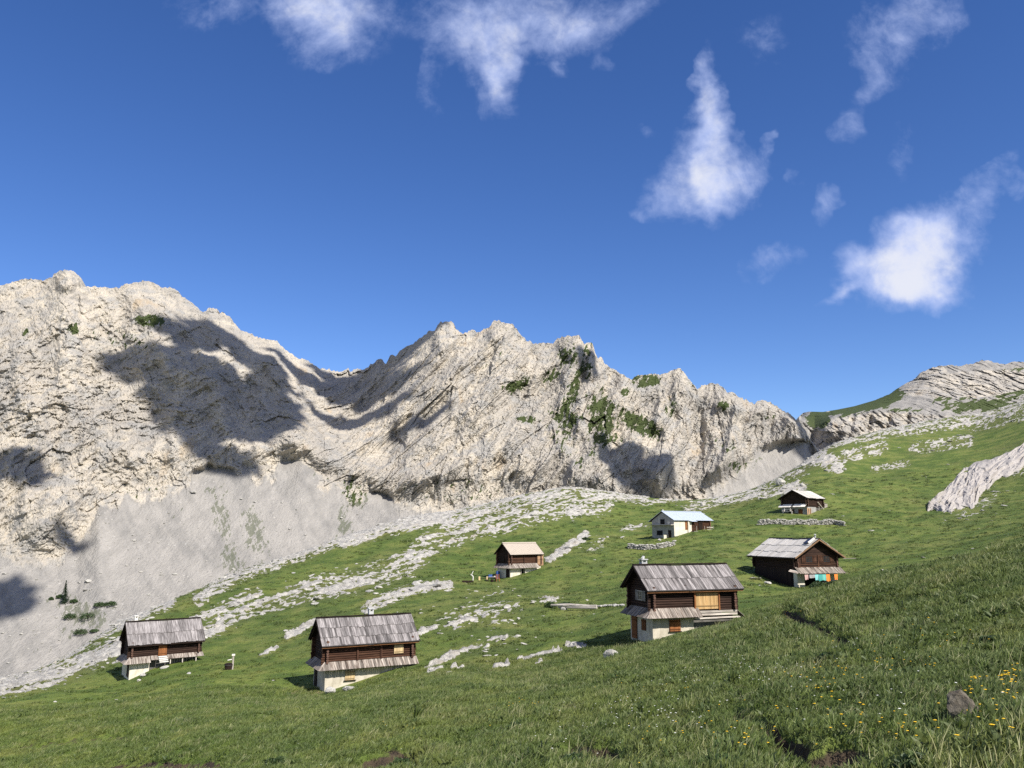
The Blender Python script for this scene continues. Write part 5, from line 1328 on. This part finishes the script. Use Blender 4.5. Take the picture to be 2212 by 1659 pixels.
CLUMPS = [(blades('c0', 34, .17, .04, .12, .009, 1.1, 1), M_BL), (blades('c1', 30, .19, .05, .15, .009, 1.0, 2), M_BL), (blades('c2', 30, .16, .03, .09, .012, 1.4, 3), M_BL),
          (blades('c3', 10, .18, .12, .25, .007, .6, 4, .7), M_BLD), (blades('c4', 26, .17, .04, .11, .034, 1.4, 5), M_LEAF), (blades('c5', 22, .2, .06, .16, .008, 1.1, 6), M_BLD)]
ccoll = bpy.data.collections.new('grass_clumps')
for i, (me, mt) in enumerate(CLUMPS):
    me.materials.append(mt); o = bpy.data.objects.new('grass_clump_%d' % i, me); ccoll.objects.link(o)
def scatter(name, X, Y, scl, pick, label, sink=.0):
    Z = ground(X, Y) - sink
    me = bpy.data.meshes.new(name); n = len(X); me.vertices.add(n); me.vertices.foreach_set('co', np.stack([X, Y, Z], 1).astype(np.float32).reshape(-1))
    r = np.random.default_rng(n)
    a = me.attributes.new('rot', 'FLOAT_VECTOR', 'POINT'); a.data.foreach_set('vector', np.stack([r.uniform(-.15, .15, n), r.uniform(-.15, .15, n), r.normal(0, .7, n)], 1).astype(np.float32).reshape(-1))
    a = me.attributes.new('scl', 'FLOAT', 'POINT'); a.data.foreach_set('value', scl.astype(np.float32))
    a = me.attributes.new('pick', 'INT', 'POINT'); a.data.foreach_set('value', pick.astype(np.int32))
    o = bpy.data.objects.new(name, me); link(o)
    ng = bpy.data.node_groups.new(name + '_nodes', 'GeometryNodeTree'); ng.interface.new_socket('Geometry', in_out='INPUT', socket_type='NodeSocketGeometry'); ng.interface.new_socket('Geometry', in_out='OUTPUT', socket_type='NodeSocketGeometry')
    nn_ = ng.nodes; gi = nn_.new('NodeGroupInput'); go = nn_.new('NodeGroupOutput'); ip = nn_.new('GeometryNodeInstanceOnPoints'); ci = nn_.new('GeometryNodeCollectionInfo')
    ci.inputs['Collection'].default_value = ccoll; ci.inputs['Separate Children'].default_value = True; ci.inputs['Reset Children'].default_value = True
    def na(nm, ty): k = nn_.new('GeometryNodeInputNamedAttribute'); k.data_type = ty; k.inputs[0].default_value = nm; return k.outputs[0]
    L_ = ng.links; L_.new(gi.outputs[0], ip.inputs['Points']); L_.new(ci.outputs[0], ip.inputs['Instance']); ip.inputs['Pick Instance'].default_value = True
    L_.new(na('pick', 'INT'), ip.inputs['Instance Index']); L_.new(na('rot', 'FLOAT_VECTOR'), ip.inputs['Rotation']); L_.new(na('scl', 'FLOAT'), ip.inputs['Scale']); L_.new(ip.outputs[0], go.inputs[0])
    md = o.modifiers.new('scatter', 'NODES'); md.node_group = ng
    return tag(o, label, 'grass', kind='stuff')
def grass_points(n, y0, y1, power, seed):
    r = np.random.default_rng(seed); u = r.uniform(0, 1, n); e = 2 - power
    Y = (y0 ** e + u * (y1 ** e - y0 ** e)) ** (1 / e); X = r.uniform(-1, 1, n) * (.72 * Y + 5 * np.exp(-Y / 14))
    ok = (field(ROCK, X, Y) < .25) & ((field(SOIL, X, Y) < .35) | (r.uniform(0, 1, n) < .04)); 
    for p_ in HUT_AT: ok &= (X - p_[0]) ** 2 + (Y - p_[1]) ** 2 > 5
    return X[ok], Y[ok], r
X, Y, r = grass_points(92000, 3.2, 72, 1.25, 61)
tall = fbm2(X / 4, Y / 4, 3, 62); kk = r.uniform(0, 1, len(X)); pick = np.where(kk < .30, 0, np.where(kk < .46, 1, np.where(kk < .70, 2, np.where(kk < .715, 3, np.where(kk < .95, 4, 5)))))
pick = np.where((tall > .3) & (kk > .86), 3, pick); pick = np.where((tall < -.32) & (kk > .45), 4, pick)
scatter('meadow_grass', X, Y, (.8 + Y / 75) * np.exp(r.normal(0, .22, len(X))) * (1 + .35 * tall), pick, 'tussocky green alpine grass covering the near slope')
X, Y, r = grass_points(26000, 62, 230, 1.6, 63)
tall = fbm2(X / 7, Y / 7, 3, 64); kk = r.uniform(0, 1, len(X)); ok = tall + kk * .5 > .12; X, Y, tall, kk = X[ok], Y[ok], tall[ok], kk[ok]
scatter('pasture_tufts', X, Y, (1.0 + Y / 110) * np.exp(r.normal(0, .25, len(X))), np.where(kk < .4, 2, np.where(kk < .85, 4, 0)), 'short grazed turf with darker tufts between the huts', .03)

# ------------------------------------------------------------------ flowers
def flowers(name, spots, size, mat, label, stalk=.16):
    V_, F_ = [], []; r = np.random.default_rng(len(spots))
    for (x, y) in spots:
        z = float(ground(x, y)); h = stalk * r.uniform(.7, 1.5); s_ = size * r.uniform(.7, 1.25); k = len(V_)
        for q_ in range(6):
            a = q_ * math.pi / 3; V_.append((x + s_ * math.cos(a), y + s_ * math.sin(a) * .9, z + h + .35 * s_))
        V_.append((x, y, z + h - .4 * s_)); V_.append((x, y, z + h + .6 * s_))
        for q_ in range(6): F_ += [(k + q_, k + (q_ + 1) % 6, k + 7), (k + (q_ + 1) % 6, k + q_, k + 6)]
    me = bpy.data.meshes.new(name); me.from_pydata(V_, [], F_); me.materials.append(mat); o = bpy.data.objects.new(name, me); link(o)
    return tag(o, label, 'flowers', kind='stuff')
def spots(groups, seed):
    r = np.random.default_rng(seed); out = []
    for (u, v, ru, rv, n) in groups:
        for _ in range(n):
            p = hit(u + r.normal(0, ru), min(v + r.normal(0, rv), 1668))
            if p is not None and p[1] < 80: out.append((p[0], p[1]))
    return out
M_YEL = plain('yellow_petal', (.72, .46, .03), .7, .2); M_WHT = plain('white_petal', (.72, .72, .66), .7, .2)
flowers('yellow_wildflowers', spots([(2185,1490,18,12,26),(2120,1500,10,8,8),(2110,1520,14,8,8),(2010,1460,10,6,5),(2190,1540,12,10,6),(1900,1440,30,20,12),(1790,1510,50,30,26),(1850,1590,80,30,18),(1650,1610,50,20,9),(1600,1630,50,12,10),(1130,1528,28,5,12),(1060,1550,20,5,3),(1410,1600,40,30,8),(1990,1610,60,25,16),(2150,1590,40,30,14),(1715,1330,12,6,7),(1760,1480,40,20,8),(900,1560,60,20,6),(2060,1400,60,30,10),(1960,1350,60,30,8),(1330,1500,80,20,8),(1560,1560,80,40,14)], 71), .017, M_YEL, 'clusters of yellow wildflowers in the grass')
flowers('white_wildflowers', spots([(1560,1440,60,20,26),(1480,1480,60,30,36),(1400,1540,70,35,46),(1640,1470,40,20,20),(1350,1570,60,25,26),(1690,1460,50,15,14),(1800,1420,60,25,12),(1240,1600,80,30,16),(1345,1390,30,5,22),(1900,1520,100,50,18),(700,1590,120,40,12)], 72), .016, M_WHT, 'scattered small white wildflowers in the grass')

# ------------------------------------------------------------------ shrubs, plants, the tree
def leaf_mass(n, rx, ry, rz, leaf, seed, hollow=.55):
    r = np.random.default_rng(seed); V_, F_ = [], []
    d = r.normal(size=(n, 3)); d /= np.linalg.norm(d, axis=1)[:, None]; d[:, 2] = np.abs(d[:, 2]); rad = hollow + (1 - hollow) * r.uniform(0, 1, n)
    lump = 1 + .45 * fbm2(d[:, 0] * 1.8 + seed, d[:, 1] * 1.8 + d[:, 2] * 1.7, 3, seed % 40)
    P = d * (rad * lump)[:, None] * np.array((rx, ry, rz))
    for p in P:
        a = r.normal(size=3); a /= np.linalg.norm(a); b = np.cross(a, r.normal(size=3)); b /= np.linalg.norm(b); s_ = leaf * r.uniform(.6, 1.4); k = len(V_)
        V_ += [tuple(p - a * s_), tuple(p + b * s_ * .5), tuple(p + a * s_), tuple(p - b * s_ * .5)]; F_.append((k, k + 1, k + 2, k + 3))
    return V_, F_
def mat_leaf(name, c1, c2):
    m = bpy.data.materials.new(name); m.use_nodes = True; n = N(m.node_tree); b = m.node_tree.nodes['Principled BSDF']
    c = n.mix(n.noise(n.pos(), 6, 3), c1, c2); n.put(b.inputs['Base Color'], c); b.inputs['Roughness'].default_value = .6
    tr = n.new('ShaderNodeBsdfTranslucent'); n.put(tr.inputs[0], c); mx = n.new('ShaderNodeMixShader'); mx.inputs[0].default_value = .25
    m.node_tree.links.new(b.outputs[0], mx.inputs[1]); m.node_tree.links.new(tr.outputs[0], mx.inputs[2]); m.node_tree.links.new(mx.outputs[0], m.node_tree.nodes['Material Output'].inputs[0]); return m
M_SHRUB = mat_leaf('dark_shrub_leaf', (.022, .045, .014), (.065, .105, .03)); M_FIR = mat_leaf('conifer_needles', (.012, .028, .014), (.035, .06, .026)); M_BARK = plain('grey_brown_bark', (.11, .08, .06), .9, .1)
def shrub(p, rx, ry, rz, label, seed, n=700, leaf=.035, group=None, name='shrub'):
    root = empty(name, p); tag(root, label, 'shrub', group)
    V_, F_ = leaf_mass(n, rx, ry, rz, leaf, seed); me = bpy.data.meshes.new('foliage'); me.from_pydata(V_, [], F_); me.materials.append(M_SHRUB); link(bpy.data.objects.new('foliage', me), root)
    mb = MB(); r = random.Random(seed)
    for k in range(5):
        a = r.uniform(0, 6.3); mb.log((0, 0, -.1), (rx * .5 * math.cos(a), ry * .5 * math.sin(a), rz * .7), .05 * rz + .004, 5, tint=1, r2=.02 * rz + .002)
    mb.build('stems', M_BARK, root); return root
for i, (u, v, w, hh, lab) in enumerate([(1795,1425,50,.6,'dark low bush in the grass below the trodden trench'),(1245,1647,66,.5,'dark green bush at the foot of the slope by an eroded bank'),(1560,1655,90,.5,'leafy bush spreading over the earth bank at the slope foot'),
        (2180,1585,60,.5,'dark bush below the mossy boulder'),(2000,1655,110,.5,'wide dark bush over the bare earth hollow'),(2150,1385,60,.45,'dark low bush high on the near grass rise'),(1880,1500,40,.5,'small dark bush among yellow flowers'),(870,1655,50,.6,'brown-green bush on the bare soil bank by the meadow'),(600,1650,60,.4,'low bush in the shallow hollow of the meadow'),(1120,1572,44,.5,'dark clump of leaves under the row of globe flowers')]):
    p = hit(u, v); w_ = w * p[1] / FPX / 2
    shrub((p[0], p[1] + .2 * w_, p[2] - .05), w_, w_ * .8, w_ * hh * 1.1, lab, 500 + i, 1100, .03 + .02 * p[1] / 20)
for (u, v, w, hh, lab) in [(1190,1312,24,.75,'round dark shrub at the end of the long log'),(1222,1309,34,.4,'low dark shrub behind the long log'),(1768,1268,34,.55,'green bush under the hanging orange cloth'),(1800,1266,17,.8,'small dark bush before the pale stone wall of the chalet'),(1265,1166,22,.4,'dark cushion shrub on top of the small outcrop'),(335,1376,20,.4,'dark green shrub on the pale rocks by the small hut')]:
    p = hit(u, v); w_ = w * p[1] / FPX / 2; shrub((p[0], p[1] + .2, p[2] - .05), w_, w_ * .8, w_ * hh * 1.3, lab, 600 + u, 900, .11)
for k, (u, v, w, hh) in enumerate([(175,1370,30,.5),(150,1335,26,.6),(190,1335,40,.4),(215,1310,24,.5),(240,1308,28,.4),(128,1292,14,.7),(110,1296,10,.7),(205,1363,20,.3),(160,1300,18,.5)]):
    p = mountain_hit(u, v); w_ = w * p[1] / FPX / 2; shrub(tuple(p), w_, w_, w_ * hh * 1.4, 'dark mountain pine scrub spread low on the grey scree by the fir', 700 + k, 700, .5, 'pine scrub on the scree', 'pine_scrub')
# the fir on the scree
p = mountain_hit(138, 1302); hT = 46 * p[1] / FPX
fir = empty('fir_tree', (p[0], p[1], p[2] - .6)); tag(fir, 'single dark fir tree standing on the grey scree', 'tree')
mb = MB(); mb.log((0, 0, -1), (.3, 0, hT * .96), .32, 8, tint=1, r2=.05); mb.build('trunk', M_BARK, fir)
V_, F_ = [], []; r = np.random.default_rng(77)
for lay in range(26):
    f = lay / 25; z = hT * (.06 + .94 * f); R0 = hT * .27 * (1 - f) ** .85 * r.uniform(.75, 1.15) + .12
    for k in range(max(5, int(13 * (1 - f)) + 4)):
        a = r.uniform(0, 6.28); Lb = R0 * r.uniform(.6, 1.15)
        for q_ in range(9):
            t = (q_ + .5) / 9; c = np.array((math.cos(a) * Lb * t, math.sin(a) * Lb * t, z - Lb * .35 * t + r.normal(0, .10))); s_ = .42 * (1.1 - .6 * t)
            d1 = np.array((-math.sin(a), math.cos(a), r.normal(0, .4))); d2 = np.array((math.cos(a), math.sin(a), -.45 + r.normal(0, .3))); j = len(V_)
            V_ += [tuple(c - d1 * s_), tuple(c + d2 * s_), tuple(c + d1 * s_), tuple(c - d2 * s_ * .6)]; F_.append((j, j + 1, j + 2, j + 3))
me = bpy.data.meshes.new('crown'); me.from_pydata(V_, [], F_); me.materials.append(M_FIR); link(bpy.data.objects.new('crown', me), fir)
# broad-leaved rosettes in the meadow
for (u, v, lab, sd) in [(897,1556,'upright broad-leaved plant alone in the meadow',1),(625,1592,'smaller broad-leaved plant in the open meadow',2),(1585,1480,'pale leafed plant among white flowers',3)]:
    p = hit(u, v); me = blades('leafy_plant', 26, .10, .35, .62, .085, .75, 800 + sd, .6); me.materials.append(M_LEAF); o = bpy.data.objects.new('leafy_plant', me); o.location = p; o.scale = (1, 1, 1) if sd == 1 else (.7, .7, .7); link(o); tag(o, lab, 'plant')
# ------------------------------------------------------------------ small things round the huts
def thing(name, U, V, label, cat, az=0., group=None):
    p = hit(U, V); return empty_tag(name, p, az, label, cat, group)
def empty_tag(name, p, az, label, cat, group=None):
    o = empty(name, tuple(p), R(az)); return tag(o, label, cat, group)
def solo(o, label, cat, group=None): return tag(o, label, cat, group)

# water post with a dark tub, right of the small hut
t = thing('water_post', 502, 1446, 'weathered wooden water post with a white board on top, alone in the grass', 'post', 20)
mb = MB(); mb.bar((0, 0, -.3), (.02, 0, 1.3), .15, .15, up=(0, 1, 0), tint=1); mb.build('post', M_BEAM, t)
mb = MB(); mb.box((-.13, -.12, 1.3), (.17, .12, 1.45), .8); mb.build('cap_board', M_WHITEP, t)
mb = MB(); mb.log((-.1, 0, .95), (-.5, 0, .88), .05, tint=1.3); mb.build('spout', M_WHITEP, t)
t = thing('tub', 494, 1446, 'dark round wooden tub at the foot of the water post', 'tub')
mb = MB(); mb.log((0, 0, -.15), (0, 0, .55), .36, 14, tint=1, r2=.42); mb.build('staves', M_DARK, t)
mb = MB(); mb.log((0, 0, .40), (0, 0, .46), .43, 14, tint=1); mb.build('hoop', M_IRON, t)
# the long log
a, b = hit(1196, 1314), hit(1289, 1315); a = Vector(a); b = Vector(b)
root = empty('fallen_log', a); tag(root, 'long bleached hollowed log lying in the grass by a dark shrub', 'log')
d = b - a; mb = MB(); 
rl = random.Random(4); tp_ = [np.array((-.3, 0, .40)) + (np.array(d) + np.array((.3, 0, -.12))) * k / 7 + np.array((0, rl.uniform(-.04, .04), rl.uniform(-.05, .05))) for k in range(8)]; rr_ = [.10, .16, .19, .18, .21, .19, .17, .13]
for k in range(7): mb.log(tp_[k], tp_[k + 1], rr_[k], 9, tint=1.1 + .1 * (k % 3), r2=rr_[k + 1])
mb.build('trunk', M_BEAM, root)
mb = MB(); mb.log(tuple(d * .12 + Vector((0, -.12, .16))), tuple(d * 1.0 + Vector((0, -.22, .1))), .15, 8, tint=1.15); mb.build('lower_pole', M_BEAM, root)
# terrace of the hut with the beige roof
t = thing('carved_branch', 1021.5, 1257.5, 'pale bent branch standing upright by a dark water trough', 'branch post')
mb = MB(); pts = [(0, 0, -.2), (.02, 0, .55), (.06, 0, .85), (-.18, 0, 1.1), (-.2, 0, 1.25), (.06, 0, 1.75)]
for k in range(5): mb.log(pts[k], pts[k + 1], .10 - .010 * k, 7, tint=1.5, r2=.09 - .010 * k)
mb.log((-.18, 0, 1.1), (-.42, 0, 1.2), .05, 6, tint=1.5, r2=.03); mb.build('stem', M_WHITEP, t)
t = thing('water_trough', 1010.5, 1259, 'long dark wooden water trough in the grass', 'trough', 3)
mb = MB(); mb.box((-.85, -.25, 0), (.85, -.18, .36)); mb.box((-.85, .18, 0), (.85, .25, .36)); mb.box((-.92, -.25, 0), (-.85, .25, .36)); mb.box((.85, -.25, 0), (.92, .25, .36)); mb.box((-.85, -.18, .02), (.85, .18, .10)); mb.build('trough_body', M_DARK, t)
mb = MB(); mb.box((-.85, -.18, .24), (.85, .18, .27)); mb.build('water', M_GLASS, t)
t = thing('bench', 1044, 1253.5, 'low dark bench with two tan wooden ends on the terrace', 'bench', 6)
mb = MB(); mb.bar((-.55, 0, .32), (.55, 0, .32), .34, .08, tint=1); mb.build('seat', M_DARK, t)
mb = MB()
for x in (-.66, .66): mb.box((x - .14, -.2, -.1), (x + .14, .2, .62), 1.2)
mb.build_each('end_block', M_OCHREPALE, t)
t = thing('garden_table', 1062, 1256, 'pale topped table on dark legs beside the hut with the beige roof', 'table', 6); tp = t.location.copy()
mb = MB(); mb.bar((-.75, 0, .74), (.75, 0, .74), .75, .06, tint=1.2); mb.build('tabletop', M_BEAM, t)
mb = MB()
for x in (-.6, .6):
    for y in (-.28, .28): mb.bar((x, y, -.1), (x, y, .71), .08, .08, up=(0, 1, 0), tint=1)
mb.build_each('leg', M_DARK, t)
o = MB(); o.box((-.3, -.2, 0), (.3, .2, .32)); o.box((-.33, -.23, .32), (.33, .23, .37)); c = o.build('cool_box', plain('blue_plastic', (.045, .10, .30), .45, .4)); c.location = tp + Vector((-.2, 0, .775)); tag(c, 'blue box standing on the pale table', 'box')
o = MB(); o.log((0, 0, 0), (0, 0, .12), .12, 12, r2=.17); c = o.build('bowl', M_WHITEP); c.location = tp + Vector((.48, 0, .775)); tag(c, 'white bowl on the pale table', 'bowl')
o = MB(); o.log((0, 0, 0), (0, 0, .42), .24, 12); o.log((0, 0, .42), (0, 0, .46), .26, 12); c = o.build('stool', M_DARK); c.location = (tp.x + .1, tp.y - .75, float(ground(tp.x + .1, tp.y - .75)) - .03); tag(c, 'dark round stool in front of the pale table', 'stool')
t = thing('chair', 1075.5, 1256, 'reddish wooden chair with a tall slatted back beside the table', 'chair', 12)
mb = MB(); mb.bar((-.3, 0, .45), (.3, 0, .45), .5, .05, tint=1.3); mb.build('seat', M_REDWOOD, t)
mb = MB()
for x in (-.26, .26): mb.bar((x, -.22, -.1), (x, -.22, .45), .07, .07, up=(0, 1, 0), tint=1.3)
for x in (-.26, .26): mb.bar((x, .24, -.1), (x, .28, 1.15), .07, .07, up=(0, 1, 0), tint=1.2)
mb.build_each('leg', M_REDWOOD, t)
mb = MB()
for z in (.65, .85, 1.05): mb.bar((-.26, .26, z), (.26, .26, z), .03, .10, tint=1.1)
mb.build('backrest', M_REDWOOD, t)
w_ = h4.world(-.55, h4.D * .75, .6); o = MB(); o.log((0, 0, -.6), (0, 0, .75), .34, 14); o.log((0, 0, .0), (0, 0, .04), .36, 14); c = o.build('rain_barrel', bpy.data.materials['blue_plastic']); c.location = w_; tag(c, 'blue plastic barrel against the shaded wall of the hut with the beige roof', 'barrel')
# washing line under the chalet awning
h = h5; c_, s_ = math.cos(h.a), math.sin(h.a)
line = MB(); line.log((0, 0, 0), (0, h.D + .3, .0), .012, 6); cl = line.build('washing_line', M_IRON); cl.location = h.world(h.L + 1.22, -.2, 1.5); cl.rotation_euler = (0, 0, h.a); tag(cl, 'thin washing line under the board awning of the chalet', 'washing line')
def towel(y0, y1, drop, col, label, seed, stripes=None):
    n, m_ = 9, 10; V_, F_ = [], []; r = random.Random(seed); a_ = r.uniform(0, 6)
    for side in (0, 1):
        for j in range(m_):
            for i in range(n):
                f, g = i / (n - 1), j / (m_ - 1); wav = .035 * g * math.sin(f * 9 + a_) + .02 * g * math.sin(f * 17 + a_)
                V_.append((wav + .02 + (.012 if side else 0), (y1 - y0) * f + .03 * g * math.sin(a_ + f * 3), -drop * g * (1 + .05 * math.sin(f * 5 + a_)) + .01))
    for side in (0, 1):
        o_ = side * n * m_
        for j in range(m_ - 1):
            for i in range(n - 1):
                q_ = (o_ + j * n + i, o_ + j * n + i + 1, o_ + (j + 1) * n + i + 1, o_ + (j + 1) * n + i); F_.append(q_ if side else q_[::-1])
    rim = [i for i in range(n)] + [j * n + n - 1 for j in range(1, m_)] + [(m_ - 1) * n + i for i in range(n - 2, -1, -1)] + [j * n for j in range(m_ - 2, 0, -1)]
    for k in range(len(rim)): a2, b2 = rim[k], rim[(k + 1) % len(rim)]; F_.append((a2, b2, b2 + n * m_, a2 + n * m_))
    me = bpy.data.meshes.new('towel'); me.from_pydata(V_, [], F_); me.materials.append(col); o = bpy.data.objects.new('towel', me); o.location = h.world(h.L + 1.2, y0, 1.5); o.rotation_euler = (0, 0, h.a); link(o); tag(o, label, 'towel', 'washing on the chalet line')
def striped(name, a, b, ax='Y', sc=9.):
    m, n, bb = material(name); sp_ = n.new('ShaderNodeSeparateXYZ'); n.put(sp_.inputs[0], n.obj()); v = n.math('FRACT', n.math('MULTIPLY', sp_.outputs[1 if ax == 'Y' else 2], sc)); n.put(bb.inputs['Base Color'], n.mix(n.ramp(v, .45, .55), a, b)); return m
towel(.25, .78, .62, striped('pink_patterned_cloth', (.55, .25, .27), (.5, .42, .34), 'Z', 7), 'pink patterned cloth hanging by the plaster pier', 1)
towel(.9, 1.72, .42, striped('black_white_cloth', (.02, .02, .022), (.6, .58, .56), 'Y', 6), 'black cloth with white stripes on the washing line', 2)
towel(1.76, 2.28, .74, cloth('turquoise_cloth', (.24, .58, .58)), 'bright turquoise towel on the washing line', 3)
towel(2.30, 2.82, .80, cloth('teal_cloth', (.08, .36, .33)), 'darker teal towel between two lighter towels', 4)
towel(2.84, 3.38, .74, cloth('mint_cloth', (.16, .48, .42)), 'mint green towel beside the orange cloth', 5)
towel(3.42, 3.95, .84, cloth('orange_cloth', (.85, .25, .055)), 'orange cloth beside the mint green towel', 6)
towel(4.62, 5.12, .70, bpy.data.materials['orange_cloth'], 'orange cloth hanging alone before the pale stone wall', 7)
# bench before the topmost hut
h = h7; w_ = h.world(-1.0, 4.1, 0); z = float(ground(w_.x, w_.y))
t = empty('garden_bench', (w_.x, w_.y, z)); t.rotation_euler = (0, 0, h.a - math.pi / 2); tag(t, 'pale railed bench before the window of the topmost hut', 'bench')
mb = MB(); mb.bar((-1.1, 0, .45), (1.1, 0, .45), .4, .07, tint=1.6); mb.build('seat', M_BEAM, t)
mb = MB(); mb.bar((-1.1, -.25, .8), (1.1, -.25, .8), .06, .10, tint=1.6); mb.build('rail', M_BEAM, t)
mb = MB()
for x in (-1.05, 1.05): mb.bar((x, -.2, -.2), (x, -.2, .85), .09, .09, up=(0, 1, 0), tint=1.6); mb.bar((x, .15, -.2), (x, .15, .45), .09, .09, up=(0, 1, 0), tint=1.6)
mb.build_each('leg', M_BEAM, t)
for k, (y, zz) in enumerate(((4.9, .49), (3.5, .49))):
    o = MB(); o.log((0, 0, 0), (.05, 0, .55), .09, 8, r2=.14); c = o.build('milk_can', M_WHITEP); c.location = Vector((h.world(-1.0, y, 0).x, h.world(-1.0, y, 0).y, z + zz)); tag(c, ['white can on the pale bench, at the end away from the red-brown door', 'white can on the pale bench, at the end toward the red-brown door'][k], 'can')
# ------------------------------------------------------------------ output
scene.view_settings.view_transform = 'Standard'
scene.view_settings.look = 'None'
scene.view_settings.exposure = 0.6
scene.view_settings.gamma = 1.0
scene.cycles.use_denoising = False
scene.cycles.max_bounces = 6
scene.cycles.transparent_max_bounces = 24
scene.cycles.use_adaptive_sampling = True
